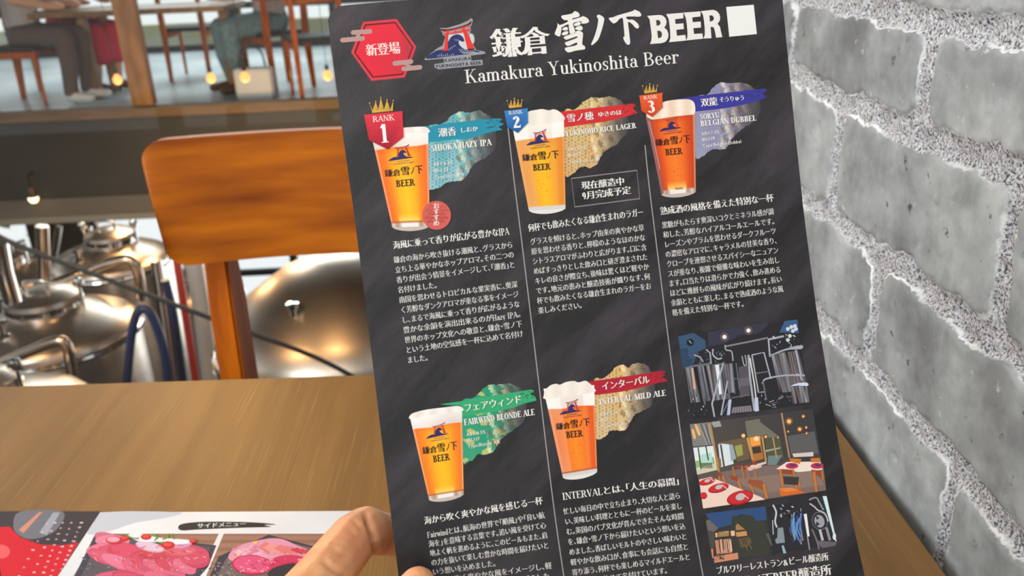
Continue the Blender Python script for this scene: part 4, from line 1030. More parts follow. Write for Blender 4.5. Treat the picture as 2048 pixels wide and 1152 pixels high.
P = Print(card_sheet, 'photo_print', L0, card, 'photograph of a dining room with set tables')
P.grid(*PB((55, 165), (1470, -15), (1625, 925), (205, 1135)), 8, 8, lambda u, v: mixc(mixc((84, 76, 70), (60, 58, 60), u), (140, 114, 102), max(0, v - .5) * 1.6))
P.poly(PB((55, 165), (290, 140), (330, 400), (90, 420)), (128, 124, 120))
for q in ([(75, 230), (100, 225), (125, 320), (100, 330)], [(110, 170), (140, 175), (180, 280), (150, 285)]): P.poly(curve2(PB(*q), 3), (240, 178, 110))
for k in range(5): P.line(PB((150 + k * 30, 160), (260 + k * 14, 400)), 2.2, (86, 84, 84) if k % 2 else (160, 156, 150))
P.poly(PB((300, 140), (400, 125), (420, 190), (330, 200)), (150, 160, 156))
P.poly(PB((94, 435), (325, 412), (370, 690), (140, 745)), (222, 232, 228))
P.poly(PB((115, 590), (330, 540), (345, 620), (130, 670)), (150, 178, 110)); P.poly(PB((165, 520), (300, 490), (320, 600), (180, 610)), (178, 214, 206))
P.poly(PB((135, 680), (360, 620), (372, 690), (145, 742)), (206, 200, 172))
for q in ([(150, 430), (185, 680)], [(240, 420), (268, 580)]): P.line(PB(*q), 2.6, (64, 70, 62))
for k in range(9): P.line(PB((190 + k * 14, 610), (200 + k * 14, 670)), 1.4, (70, 74, 60))
P.poly(PB((380, 395), (500, 368), (560, 620), (410, 660)), (216, 224, 226)); P.poly(PB((505, 390), (545, 380), (590, 560), (530, 590)), (150, 166, 172)); P.line(PB((410, 395), (450, 660)), 3.6, (70, 72, 70))
P.poly(PB((570, 410), (655, 392), (668, 520), (600, 545)), (150, 150, 70)); P.poly(PB((370, 540), (410, 560), (420, 650), (385, 660)), (150, 96, 56))
P.poly(PB((345, 380), (720, 310), (745, 560), (600, 600), (560, 400)), (110, 90, 66)); P.poly(PB((570, 415), (655, 395), (668, 515), (600, 540)), (156, 158, 84))
P.poly(PB((375, 720), (860, 640), (1590, 620), (1625, 925), (880, 1030), (640, 960), (380, 800)), (124, 104, 98))
P.poly(PB((500, 800), (1500, 700), (1600, 860), (900, 960)), (140, 116, 104))
P.poly(PB((690, 130), (860, 100), (880, 300), (720, 320)), (116, 112, 100)); P.poly(PD((0, 205), (95, 180), (345, 370), (10, 400)), (114, 112, 98))
P.poly(PB((735, 310), (862, 290), (905, 560), (775, 600)), (176, 112, 52)); P.poly(PB((745, 320), (860, 300), (868, 400), (760, 420)), (244, 160, 70)); P.poly(PB((765, 430), (865, 415), (880, 490), (785, 505)), (64, 56, 52)); P.dot(PB((820, 330))[0], 5, (252, 224, 170), n=8)
P.line(PB((285, 145), (390, 710)), 4.2, (176, 134, 84)); P.line(PB((720, 320), (778, 570)), 4.6, (206, 150, 82))
P.poly(PD((170, 380), (340, 360), (390, 610), (195, 640)), (84, 84, 64)); P.poly(PD((175, 520), (350, 485), (350, 500), (180, 540)), (160, 166, 150)); P.poly(PD((210, 585), (370, 575), (300, 690), (200, 690)), (112, 130, 132))
for q, w in (([(140, 370), (182, 650)], 3.6), ([(262, 370), (305, 610)], 2.6), ([(0, 430), (30, 620)], 3.0)): P.line(PD(*q), w, (186, 144, 92))
P.line(PD((362, 90), (405, 340), (452, 605)), 3.4, (170, 136, 104)); P.poly(PD((430, 360), (742, 300), (790, 560), (470, 570)), (94, 92, 92))
for x, y, r in ((448, 188, 4.4), (570, 278, 3.4), (650, 325, 1.8), (180, 365, 2.6), (438, 305, 1.6), (612, 130, 2.4), (645, 258, 2), (320, 372, 1.6)):
    P.dot(PD((x, y))[0], r * 1.9, (122, 82, 54), n=12); P.dot(PD((x, y))[0], r, (250, 190, 112), n=12)
P.dot(PB((670, 295))[0], 4, (252, 200, 130), n=10)
P.poly(PD((485, 560), (725, 540), (730, 590), (500, 600)), (214, 200, 190)); P.poly(PD((500, 600), (740, 590), (745, 640), (510, 650)), (58, 56, 58))
# tables and chairs in the printed photograph
OR, OD = (206, 116, 44), (150, 72, 40)
P.poly(PB((640, 660), (870, 610), (880, 660), (740, 700)), (214, 184, 164)); P.poly(PD((0, 700), (180, 650), (190, 670), (20, 730)), (226, 200, 182))
for x, y in ((720, 640), (800, 615), (610, 650), (680, 670)): P.dot(PB((x, y))[0], 6, (150, 60, 50), 3, n=10)
for q in ([(545, 650), (585, 800)], [(650, 640), (675, 800)], [(705, 640), (735, 790)], [(790, 670), (825, 800)]): P.line(PB(*q), 3, (186, 110, 60))
P.poly(PD((300, 735), (420, 655), (810, 650), (830, 745), (560, 772)), (240, 220, 206))
for x, y in ((480, 700), (770, 700)): P.dot(PD((x, y))[0], 13, (186, 46, 84), 6, n=14); P.dot(PD((x + 10, y - 10))[0], 6, (90, 60, 96), 3, n=10)
P.poly(PD((448, 612), (590, 620), (570, 680), (460, 650)), OR); P.poly(PD((692, 612), (800, 608), (812, 660), (704, 660)), OR)
P.poly(PD((340, 735), (510, 745), (500, 800), (370, 785)), OD); P.line(PD((345, 740), (375, 940)), 4.2, OR); P.line(PD((490, 740), (540, 975)), 3, OR); P.poly(PD((380, 820), (560, 830), (545, 920), (390, 910)), (62, 56, 56)); P.line(PD((560, 890), (575, 975)), 3, OR)
P.poly(PD((700, 740), (820, 760), (840, 830), (730, 800)), OD); P.line(PD((735, 765), (762, 1000)), 4.6, OR); P.line(PD((825, 760), (840, 860)), 3, OR)
P.poly(PD((330, 960), (480, 950), (640, 1010), (350, 1050)), (214, 106, 40)); P.poly(PD((330, 960), (480, 950), (560, 980), (400, 1000)), (232, 132, 60))
P.poly(PB((725, 800), (880, 815), (885, 890), (735, 860)), (150, 78, 50)); P.line(PB((740, 850), (790, 950)), 3, OR); P.poly(PD((0, 865), (155, 900), (150, 975), (0, 920)), (158, 84, 50)); P.line(PD((155, 910), (190, 1075)), 5, OR)
P.poly(PB((370, 715), (430, 735), (470, 830), (440, 825), (425, 770), (395, 765), (405, 815), (385, 800)), OR); P.poly(PB((370, 715), (430, 735), (425, 775), (378, 760)), OD)
P.poly(PB((530, 740), (610, 770), (655, 910), (630, 910), (600, 800), (550, 780)), OR); P.poly(PB((515, 745), (610, 770), (605, 820), (530, 800)), OD)
P.poly(PB((160, 800), (290, 770), (870, 1000), (920, 1030), (215, 1132), (205, 1125)), (238, 206, 190))
for x, y, rx, ry in ((250, 825, 17, 6.5), (382, 898, 21, 9), (630, 1010, 27, 14), (212, 985, 7, 7)):
    P.dot(PB((x, y))[0], rx, (150, 24, 32), ry, n=22, rot=-.25); P.dot(PB((x, y - 6))[0], rx * .93, (204, 44, 50), ry * .86, n=22, rot=-.25)
    if x != 212: P.dot(PB((x + 5, y - 12))[0], rx * .36, (190, 186, 184), ry * .5, n=12, rot=-.3); P.line(PB((x + 40, y - 40), (x + 100, y + 10)), 1.6, (236, 190, 190))
P.done()

P = Print(card_sheet, 'photo_print', L0, card, 'photograph of a lit timber house at dusk')
P.poly(PC((70, 290), (905, 190), (1000, 860), (185, 975)), (52, 54, 52)); P.poly(PC((70, 290), (905, 190), (915, 380), (760, 395), (720, 320), (560, 300), (445, 350), (440, 440), (250, 490), (130, 370)), (48, 78, 122))
P.poly(PC((80, 390), (130, 375), (250, 490), (200, 540), (190, 780), (150, 780)), (110, 100, 96)); P.poly(PC((100, 520), (200, 540), (195, 780), (150, 790)), (76, 74, 70))
P.poly(PC((440, 320), (720, 320), (780, 400), (900, 400), (960, 860), (520, 900), (430, 620)), (58, 60, 50))
for q, c in (([(210, 560), (240, 555), (240, 615), (215, 618)], (232, 186, 130)), ([(250, 545), (395, 530), (400, 600), (255, 612)], (228, 176, 118)), ([(420, 530), (475, 525), (480, 595), (430, 600)], (236, 184, 150)), ([(490, 550), (640, 530), (650, 595), (505, 610)], (200, 144, 92)), ([(490, 465), (515, 425), (620, 510), (495, 520)], (172, 122, 76)), ([(205, 660), (420, 635), (440, 830), (230, 850)], (196, 136, 104)), ([(150, 780), (180, 775), (185, 900), (170, 910)], (216, 130, 100)), ([(190, 880), (520, 830), (530, 915), (200, 970)], (206, 138, 106)), ([(530, 640), (680, 610), (700, 740), (560, 760)], (96, 82, 60))):
    P.poly(PC(*q), c)
rs = random.Random(2)
for k in range(14): x = 250 + k * 13; P.line(PC((x, 640 + rs.uniform(0, 20)), (x + 20, 840 - rs.uniform(0, 60))), rs.uniform(.8, 2), rs.choice([(110, 80, 60), (70, 58, 48), (236, 190, 160)]))
for k in range(9): x = 255 + k * 18; P.line(PC((x, 540), (x + 12, 610)), 1.2, (70, 56, 40))
for k in range(12): x = rs.uniform(530, 700); y = rs.uniform(600, 800); P.line(PC((x, y), (x + 22, y + 60)), 1.0, rs.choice([(150, 120, 80), (60, 60, 46)]))
for k in range(16): P.dot(PC((rs.uniform(200, 330), rs.uniform(850, 930)))[0], rs.uniform(1, 2.4), rs.choice([(80, 66, 56), (110, 84, 70)]), n=6)
P.done()
P = Print(card_sheet, 'photo_print', L0, card, 'photograph of tank tops and hoses')
P.poly(PC((925, 200), (1745, 50), (1885, 690), (1000, 860)), (44, 42, 46))
P.poly(PC((1690, 50), (1745, 48), (1885, 680), (1860, 660)), (216, 228, 232)); P.poly(PC((1650, 90), (1690, 60), (1830, 560), (1800, 560)), (34, 58, 58))
P.poly(PC((1070, 490), (1145, 480), (1165, 640), (1170, 690), (1050, 705), (1035, 650), (1065, 620)), (134, 146, 152)); P.poly(PC((1125, 735), (1150, 725), (1190, 835), (1150, 840)), (150, 184, 200))
P.line(curve2(PC((1005, 170), (1050, 270), (1035, 400), (1060, 480)), 5, False), 3.2, (200, 204, 210)); P.line(PC((1000, 380), (1010, 580)), 2, (180, 180, 186))
P.poly(PC((1430, 300), (1470, 290), (1510, 600), (1480, 610)), (232, 234, 232))
for k in range(22):
    x = rs.uniform(1240, 1400); y = rs.uniform(260, 420); P.line(curve2(PC((x, y), (x + rs.uniform(-30, 10), y + 150), (x + rs.uniform(0, 50), y + rs.uniform(250, 400))), 4, False), rs.uniform(1.2, 2.8), rs.choice([(70, 110, 180), (96, 150, 206), (40, 62, 120), (150, 150, 160), (50, 48, 54)]))
for k in range(26):
    x = rs.uniform(1100, 1400); y = rs.uniform(160, 320); P.line(PC((x, y), (x + rs.uniform(-30, 40), y + rs.uniform(-10, 50))), rs.uniform(1, 2.6), rs.choice([(206, 208, 212), (120, 118, 124), (30, 30, 34), (160, 186, 200)]))
P.dot(PC((1650, 390))[0], 16, (96, 94, 100), 19, 24, -.3); P.dot(PC((1650, 390))[0], 14, (40, 38, 42), 16.5, 24, -.3); P.dot(PC((1645, 395))[0], 10, (156, 158, 164), 13, 18, -.3); P.poly(PC((1590, 310), (1640, 350), (1610, 380)), BK); P.poly(PC((1600, 400), (1650, 430), (1600, 470)), BK)
for q, c, w in (([(1500, 100), (1600, 70), (1650, 150), (1700, 240)], (150, 146, 148), 3), ([(1510, 150), (1580, 200), (1620, 240), (1720, 290), (1765, 400)], (196, 192, 192), 2.6), ([(1650, 510), (1690, 660)], (190, 188, 192), 5), ([(1740, 480), (1790, 660)], (150, 140, 146), 5), ([(1540, 500), (1600, 640), (1640, 780)], (120, 116, 122), 3), ([(1480, 610), (1510, 790)], (150, 146, 150), 2.6)):
    P.line(curve2(PC(*q), 4, False) if len(q) > 2 else PC(*q), w, c)
P.poly(PC((1610, 660), (1880, 680), (1870, 730), (1690, 765), (1650, 740)), (104, 96, 102)); P.dot(PC((1850, 605))[0], 3.4, (220, 230, 232), 7)
P.poly(PC((900, 560), (950, 560), (1000, 730), (970, 730)), (92, 88, 84))
P.done()

# ================================================================== the hand that holds the card
m_skin = bpy.data.materials.new('skin'); m_skin.use_nodes = True
nt = m_skin.node_tree; p = nt.nodes['Principled BSDF']
noisy(m_skin, rgb(208, 138, 96), rgb(226, 164, 116), (60, 60, 60), 4)
p.inputs['Roughness'].default_value = 0.45
p.inputs['Subsurface Weight'].default_value = 0.22; p.inputs['Subsurface Radius'].default_value = (0.012, 0.004, 0.002); p.inputs['Subsurface Scale'].default_value = 0.5
vz = nt.nodes.new('ShaderNodeTexVoronoi'); vz.inputs['Scale'].default_value = 900
wv = nt.nodes.new('ShaderNodeTexNoise'); wv.inputs['Scale'].default_value = 700; wv.inputs['Detail'].default_value = 6
tc = nt.nodes.new('ShaderNodeTexCoord'); b = nt.nodes.new('ShaderNodeBump'); b.inputs['Strength'].default_value = 0.28; b.inputs['Distance'].default_value = 0.0006
nt.links.new(tc.outputs['Object'], wv.inputs['Vector']); nt.links.new(wv.outputs[0], b.inputs['Height']); nt.links.new(b.outputs[0], p.inputs['Normal'])

def limb(bm, pts):
    """a chain of round, tapering bones: [(x, y, depth, radius)] in picture position and metres from the lens"""
    W_ = [(Vector(atd(x, y, d)), r) for x, y, d, r in pts]
    dense = []
    for (a, ra), (b_, rb) in zip(W_, W_[1:]):
        n = max(2, int((b_ - a).length / 0.0022))
        for k in range(n): t = k / n; dense.append((a.lerp(b_, t), ra + (rb - ra) * t))
    dense.append(W_[-1])
    for q, r in dense:
        bmesh.ops.create_icosphere(bm, subdivisions=2, radius=r, matrix=Matrix.Translation(q))
bm = bmesh.new()
WR = (330, 1560, .322, .024)
index_finger = [(602, 1212, .354, .0142), (646, 1154, .367, .0127), (706, 1078, .389, .0119), (732, 1060, .398, .0114), (756, 1067, .4095, .0107), (800, 1072, .4125, .0100), (858, 1074, .4090, .0094), (905, 1066, .4035, .0086), (950, 1062, .4020, .0076)]
fingers = [index_finger,
           [(575, 1330, .355, .0148), (700, 1270, .385, .0118), (745, 1268, .398, .0110), (800, 1270, .4060, .0100), (870, 1266, .4040, .0094), (960, 1258, .4010, .0080)],
           [(560, 1430, .352, .0140), (700, 1395, .382, .0108), (750, 1392, .394, .0104), (800, 1392, .4020, .0096), (870, 1388, .4000, .0090), (940, 1380, .3975, .0076)],
           [(540, 1520, .345, .0125), (660, 1500, .372, .0092), (710, 1498, .384, .0088), (770, 1496, .3920, .0082), (850, 1490, .3930, .0066)]]
for fg in fingers:
    limb(bm, fg); limb(bm, [WR, fg[0]])
    limb(bm, [(470, 1490, .338, .021), fg[0]])
limb(bm, [(602, 1212, .354, .0142), (575, 1330, .355, .0148), (560, 1430, .352, .014), (540, 1520, .345, .0125)])
limb(bm, [WR, (520, 1500, .325, .0185), (640, 1420, .333, .0135), (745, 1300, .351, .0105), (786, 1240, .3585, .0098), (822, 1190, .3640, .0090), (836, 1170, .3650, .0082)])
limb(bm, [(520, 1500, .325, .018), (602, 1218, .353, .0136)])
limb(bm, [(600, 1440, .330, .013), (560, 1290, .346, .013)])
limb(bm, [WR, (180, 1800, .300, .028), (-120, 2200, .255, .033), (-330, 2500, .215, .037)])
me = bpy.data.meshes.new('person'); bm.to_mesh(me); bm.free()
tmp = bpy.data.objects.new('person', me); COL.objects.link(tmp)
rm = tmp.modifiers.new('r', 'REMESH'); rm.mode = 'VOXEL'; rm.voxel_size = 0.0011; rm.use_smooth_shade = True
sm = tmp.modifiers.new('s', 'SMOOTH'); sm.factor = 0.5; sm.iterations = 6
dg = bpy.context.evaluated_depsgraph_get()
me2 = bpy.data.meshes.new_from_object(tmp.evaluated_get(dg)); bpy.data.objects.remove(tmp); bpy.data.meshes.remove(me)
# skin folds: shallow grooves across the finger joints
nv = len(me2.vertices); co = np.empty(nv * 3); me2.vertices.foreach_get('co', co); co = co.reshape(-1, 3)
nn = np.empty(nv * 3); me2.vertices.foreach_get('normal', nn); nn = nn.reshape(-1, 3)
rel = (co - CAM) @ MW; spx = np.stack([CX + FPX * rel[:, 0] / rel[:, 2], CY + FPX * rel[:, 1] / rel[:, 2]], -1)
seen = np.clip(-(nn * _n(MW[:, 2])).sum(1) * 2.5, 0, 1) * (rel[:, 2] < .40)
def crease(line, depth, width):
    """a fold along a line over the side of the finger that is turned to us"""
    q = np.array(curve2(line, 6, False)); best = np.full(nv, 1e9); tt = np.zeros(nv)
    for k in range(len(q) - 1):
        ab = q[k + 1] - q[k]; t = np.clip(((spx - q[k]) @ ab) / max(ab @ ab, 1e-9), 0, 1); d = np.linalg.norm(spx - (q[k] + t[:, None] * ab), axis=1)
        m_ = d < best; best[m_] = d[m_]; tt[m_] = (k + t[m_]) / (len(q) - 1)
    co[:] -= nn * (depth * np.exp(-(best / width) ** 2) * seen * np.sin(np.pi * (0.08 + 0.84 * tt)) ** .6)[:, None]
crease([(731, 1030), (741, 1052), (749, 1080), (752, 1112)], 0.0042, 5.5)
crease([(648, 1124), (668, 1138), (700, 1158)], 0.0014, 6); crease([(664, 1098), (682, 1106), (696, 1110)], 0.0005, 5)
crease([(704, 1040), (716, 1050), (724, 1062)], 0.0005, 4); crease([(700, 1062), (712, 1072)], 0.0004, 4)
for k_ in range(9): crease([(655 + k_ * 7, 1075 + (k_ * 37) % 40), (668 + k_ * 7, 1088 + (k_ * 37) % 40)], 0.00025, 2.5)
me2.vertices.foreach_set('co', co.ravel()); me2.update()
for q in me2.polygons: q.use_smooth = True
me2.materials.clear(); me2.name = 'person'
hand = link('person', me2, m_skin)
tag(hand, "person's bare left hand and forearm, bent index finger and thumb gripping the black card", 'person')
# thumb nail, on the side of the thumb turned to us
bm = bmesh.new(); N = 8
tipc, tipb = Vector(atd(836, 1170, .3650)), Vector(atd(800, 1222, .3600))
ax_ = (tipc - tipb).normalized(); out_ = Vector(-(MW @ np.array([0.25, -0.12, 1.0]))).normalized(); out_ = (out_ - ax_ * out_.dot(ax_)).normalized(); sd_ = ax_.cross(out_)
rows = []
for i in range(N + 1):
    u = i / N * 2 - 1; row = []
    for j in range(N + 1):
        v = j / N; wv_ = math.radians(46) * u * (0.92 if v > .1 else .8)
        q = tipb.lerp(tipc, .38 + .68 * v - .10 * u * u * (1 if v > .5 else -1)); r = 0.0112 - 0.0012 * v
        row.append(bm.verts.new(q + (out_ * math.cos(wv_) + sd_ * math.sin(wv_)) * r))
    rows.append(row)
for i in range(N):
    for j in range(N): bm.faces.new((rows[i][j], rows[i + 1][j], rows[i + 1][j + 1], rows[i][j + 1]))
obj('thumb_nail', bm, mat('nail', rgb(214, 158, 136), 0.3), hand)

# ================================================================== the second menu, lying on the table
def flat_world(px, py): return atz(px, py, TZ + 0.0012)
MT = atz(720, 1024, TZ)
menu = empty('side_menu', tuple(atz(380, 1100, TZ)))
tag(menu, 'red and white side dish menu lying flat on the table under the hand', 'menu')
mo = np.array(menu.location)
def menu_sheet(px, py, lift=0.0):
    p = atz(px, py, TZ + 0.0013 + lift) - mo; return tuple(p)
bm = bmesh.new()
def vpd(x, y, t): return (x + (957 - x) * t, y + (-125 - y) * t)
tl, tr = (-560, 1029.5), (722, 1021.5)
rim = [tl, (200, 1024.8), (706, 1021.8)] + [(714, 1022.6), (719, 1025), (720, 1030)] + [vpd(720, 1030, -.30), vpd(-560, 1030, -.30)]
fv = [bm.verts.new(menu_sheet(*q)) for q in rim]; bv = [bm.verts.new((v.co.x, v.co.y, 0.0004)) for v in fv]
bm.faces.new(fv); bm.faces.new(bv[::-1])
for k in range(len(rim)): bm.faces.new((fv[k], bv[k], bv[(k + 1) % len(rim)], fv[(k + 1) % len(rim)]))
m_paper = noisy(mat('white_laminated_paper', rough=0.35), rgb(206, 206, 208), rgb(226, 225, 222), (9, 9, 9), 5)
obj('sheet', bm, m_paper, menu, False)
M0 = fr(0, 1000, 3.2)
# left panel: red below, dark above with a steel curve
P = Print(menu_sheet, 'red_panel', 0.00005, menu, 'red and black panel with white upright writing')
P.poly(M0((-1750, 72), (645, 72), (262, 650), (-1750, 650)), (62, 54, 60))
P.poly(curve2(M0((-1750, 200), (-100, 180), (60, 170), (130, 240), (260, 285), (400, 290), (505, 270), (264, 650), (-1750, 650)), 1), (208, 26, 46))
P.poly(curve2(M0((85, 160), (130, 74), (400, 74), (370, 180), (280, 235), (180, 250), (110, 215)), 4), (112, 112, 120)); P.poly(M0((120, 190), (250, 78), (270, 78), (150, 212)), (206, 140, 112)); P.poly(M0((250, 210), (340, 80), (385, 80), (300, 225)), (160, 160, 168))
P.dot(M0((10, 330))[0], 17, (232, 92, 96), 14); P.poly(M0((-1750, 420), (0, 430), (8, 486), (-1750, 486)), (80, 20, 30))
def up_line(s, a, b, h):
    n = len(s); q = M0(a, b)
    P.up()
    for k, ch in enumerate(s):
        t = k / n; x, y = q[0][0] + (q[1][0] - q[0][0]) * t, q[0][1] + (q[1][1] - q[0][1]) * t
        P.text(ch, (x - h * .42, y + h * .3), (x + h * .42, y + h * .3), h * (.42 + .2 * t), (240, 214, 212), 0.03, 0.0, (0.25, -1))
for s, a, b in (('厳選した国産黒毛和牛サーロインを', (520, 142), (320, 620)), ('まるで熟成のように仕込む', (455, 142), (280, 600)), ('ますはそのまま次に和風だしで', (400, 142), (210, 640)), ('鎌倉は豊かな自然と', (350, 142), (150, 620)), ('のせて味わう逸品', (300, 148), (60, 600))):
    up_line(s, a, b, 8.5)
P.done()
# brush heading
P = Print(menu_sheet, 'brush_heading', 0.00005, menu, 'black brush stroke with white lettering')
P.poly(curve2(M0((1140, 178), (1160, 155), (1250, 142), (1400, 138), (1600, 142), (1720, 150), (1765, 158), (1690, 160), (1735, 172), (1600, 176), (1420, 182), (1250, 190), (1165, 195)), 3), (44, 46, 48))
P.up(); P.text('サイドメニュー', *M0((1258, 180), (1575, 166)), 10.5, (226, 226, 224), 0.03, 0.0, (0.12, -1)); P.done()
P = Print(menu_sheet, 'ink_wash', 0.00003, menu, 'pale grey cloud wash')
P.poly(curve2(M0((660, 78), (1150, 78), (1080, 110), (960, 130), (850, 150), (700, 200), (560, 220), (600, 150)), 3), (200, 200, 206)); P.done()
def dish(name, label, quad, draw):
    P = Print(menu_sheet, name, 0.00005, menu, label)
    P.grid(*M0(*quad), 10, 26, lambda u, v: mixc((172, 128, 104), (150, 106, 86), (0.5 + 0.5 * math.sin(v * 80)) * .8) if int(v * 26) % 3 else (140, 98, 80))
    draw(P, random.Random(len(label))); P.done()
def beef(P, rs):
    P.poly(M0((610, 215), (700, 216), (1385, 290), (1330, 430), (1180, 600), (440, 600), (480, 480)), (66, 64, 76)); P.poly(M0((640, 232), (720, 232), (1350, 300), (1300, 420), (1160, 580), (480, 570)), (92, 84, 92))
    for k in range(60): P.dot(M0((rs.uniform(520, 1250), rs.uniform(360, 480)))[0], rs.uniform(1, 4), rs.choice([(70, 72, 96), (122, 108, 116), (150, 130, 124)]), 1.6, 7)
    for (x, y, rx, ry, c) in ((720, 265, 38, 14, (226, 130, 150)), (660, 320, 34, 14, (224, 120, 142)), (760, 330, 46, 17, (214, 84, 104)), (640, 360, 26, 12, (216, 92, 116)), (860, 360, 56, 22, (216, 78, 104)), (760, 400, 40, 13, (226, 120, 148)), (880, 430, 34, 17, (218, 96, 124)), (1000, 400, 54, 22, (212, 76, 102)), (1050, 440, 50, 15, (220, 100, 126)), (1130, 390, 44, 22, (208, 72, 100)), (1180, 430, 28, 14, (222, 110, 136)), (1240, 360, 34, 22, (210, 78, 104)), (1010, 330, 40, 14, (206, 70, 84)), (1160, 330, 32, 10, (220, 100, 110)), (960, 300, 30, 10, (226, 190, 206)), (1160, 285, 22, 9, (214, 150, 180)), (700, 520, 50, 20, (216, 90, 116)), (880, 540, 56, 20, (210, 78, 104)), (1040, 530, 44, 18, (222, 104, 130))):
        P.dot(M0((x, y))[0], rx, mixc(c, (150, 40, 70), .25), ry, 20, rs.uniform(-.2, .5)); P.dot(M0((x, y - 4))[0], rx * .92, c, ry * .86, 20, rs.uniform(-.2, .5))
        for k in range(6): P.dot(M0((x + rs.uniform(-.7, .7) * rx * 3, y + rs.uniform(-.6, .6) * ry * 3))[0], rs.uniform(2, 7), mixc(c, rs.choice([(250, 200, 210), (190, 40, 70)]), .5), 1.4, 8, rs.uniform(-.6, 1))
    P.poly(curve2(M0((820, 222), (900, 216), (1010, 240), (1150, 250), (1240, 262), (1150, 285), (1000, 270), (880, 262)), 3), (236, 232, 234)); P.dot(M0((730, 256))[0], 17, (208, 50, 70), 8); P.dot(M0((725, 252))[0], 13, (236, 160, 176), 5.5)
    for x, y, r in ((935, 236, 11), (1075, 288, 14), (795, 245, 9), (1235, 262, 8)): P.dot(M0((x, y))[0], r, (206, 40, 40), r * .55); P.dot(M0((x - 3, y - 4))[0], r * .6, (226, 84, 70), r * .28)
    for q in ([(810, 228), (850, 244), (890, 246)], [(960, 222), (1000, 236), (990, 262)], [(1080, 214), (1070, 240), (1040, 252)], [(980, 216), (1000, 232), (1010, 250)], [(1000, 268), (1030, 274), (1050, 268)], [(1095, 216), (1100, 238), (1120, 250)]): P.line(curve2(M0(*q), 4, False), 3.0, (110, 150, 60))
    for k in range(110): P.dot(M0((rs.gauss(960, 150), rs.gauss(395, 36)))[0], rs.uniform(.6, 1.2), rs.choice([(236, 196, 130), (250, 226, 170), (206, 150, 90)]), .7, 5)
dish('dish_picture', 'picture of sliced rare beef with salad on a dark plate', ((635, 216), (1400, 216), (1188, 650), (370, 650)), beef)
def cuts(P, rs):
    P.poly(M0((1400, 360), (1720, 222), (2100, 320), (2090, 600), (1290, 600)), (60, 58, 68)); P.poly(M0((1450, 370), (1720, 240), (2060, 320), (2050, 580), (1340, 580)), (112, 98, 96))
    for k in range(40): P.dot(M0((rs.uniform(1340, 1520), rs.uniform(390, 484)))[0], rs.uniform(1, 4), rs.choice([(78, 80, 104), (134, 120, 122), (156, 140, 132)]), 1.6, 7)
    P.poly(curve2(M0((1465, 380), (1500, 310), (1620, 265), (1780, 245), (1900, 290), (1990, 330), (1960, 370), (1800, 400), (1600, 410)), 4), (226, 150, 170))
    for k in range(34): P.dot(M0((rs.uniform(1500, 1700), rs.uniform(290, 370)))[0], rs.uniform(3, 8), rs.choice([(232, 172, 190), (236, 190, 200), (216, 120, 146)]), 2, 8, rs.uniform(-.5, .5))
    for k in range(9): P.poly(M0((1650 + k * 34, 300 + k * 3), (1700 + k * 34, 268 + k * 6), (1740 + k * 34, 290 + k * 6), (1720 + k * 36, 350)), rs.choice([(206, 70, 84), (224, 120, 120), (200, 56, 76), (232, 150, 140)]))
    P.dot(M0((1610, 415))[0], 40, (196, 34, 70), 20, 24, .05); P.dot(M0((1612, 412))[0], 37, (222, 84, 124), 17.5, 24, .05)
    P.poly(curve2(M0((1740, 380), (1850, 350), (1960, 370), (1980, 420), (1850, 440), (1720, 470)), 4), (208, 56, 92))
    for k in range(60): P.dot(M0((rs.uniform(1520, 1940), rs.uniform(375, 460)))[0], rs.uniform(1.5, 5), rs.choice([(236, 120, 154), (200, 40, 80), (240, 160, 180)]), 1.4, 7, rs.uniform(-.5, .5))
    P.dot(M0((1635, 274))[0], 5, (236, 196, 90), 2.4, 10); P.dot(M0((1525, 350))[0], 4, (236, 206, 130), 2, 10)
    P.poly(curve2(M0((1720, 486), (1740, 440), (1840, 408), (1940, 410), (1960, 440), (1880, 486)), 3), (52, 50, 56)); P.poly(M0((1820, 486), (1880, 446), (1960, 440), (1960, 486)), (226, 120, 50))
dish('dish_picture', 'picture of assorted pink meat cuts on a dark plate', ((1432, 216), (2150, 216), (2070, 650), (1250, 650)), cuts)

# ================================================================== across the void: slab edge, far dining room
FY = 6.42
m_pale = noisy(mat('pale_worn_floor', rough=0.35), rgb(150, 166, 172), rgb(200, 210, 212), (1.2, 1.2, 1.2), 5)
m_slab = noisy(mat('dark_grey_render', rough=0.7), rgb(52, 52, 48), rgb(64, 63, 58), (1.2, 1.2, 1.2), 4)
m_beam = mat('grey_steel_beam', rgb(112, 106, 96), 0.5)
m_flange = mat('pale_flange', rgb(150, 146, 136), 0.45)
m_sill = noisy(mat('dull_brown_sill', rough=0.6), rgb(92, 72, 46), rgb(112, 90, 60), (.6, 3, 3), nscale=6)
zf, zb, zc = aty(150, 394, FY)[2], aty(150, 428, FY)[2], aty(150, 440, FY)[2]
struct(obj('floor', box((-9, FY + 0.061, -0.06), (4.5, 11.0, 0.0)), m_pale, smooth=False))
struct(obj('wall_far', box((-9, FY, zf), (4.5, FY + 0.059, -0.0125)), m_slab, smooth=False))
struct(obj('wall_far', box((-9, FY + 0.0595, zf), (4.5, 8.6, -0.061)), m_slab, smooth=False))
bm = bmesh.new(); add_box(bm, (-9, FY - 0.02, zb), (4.5, FY + 0.10, zf - .002)); struct(obj('trim_2', bm, m_beam, smooth=False))
bm = bmesh.new(); add_box(bm, (-9, FY - 0.06, zc), (4.5, FY + 0.14, zb - .002)); struct(obj('trim_3', bm, m_flange, smooth=False))
struct(obj('trim_1', box((-9, FY - 0.05, -0.012), (4.5, FY + 0.06, 0.062), 0.004), m_sill, smooth=False))
w = struct(empty('window_2', (0, FY, 0.076)))
pm = aty(270, 110, FY)
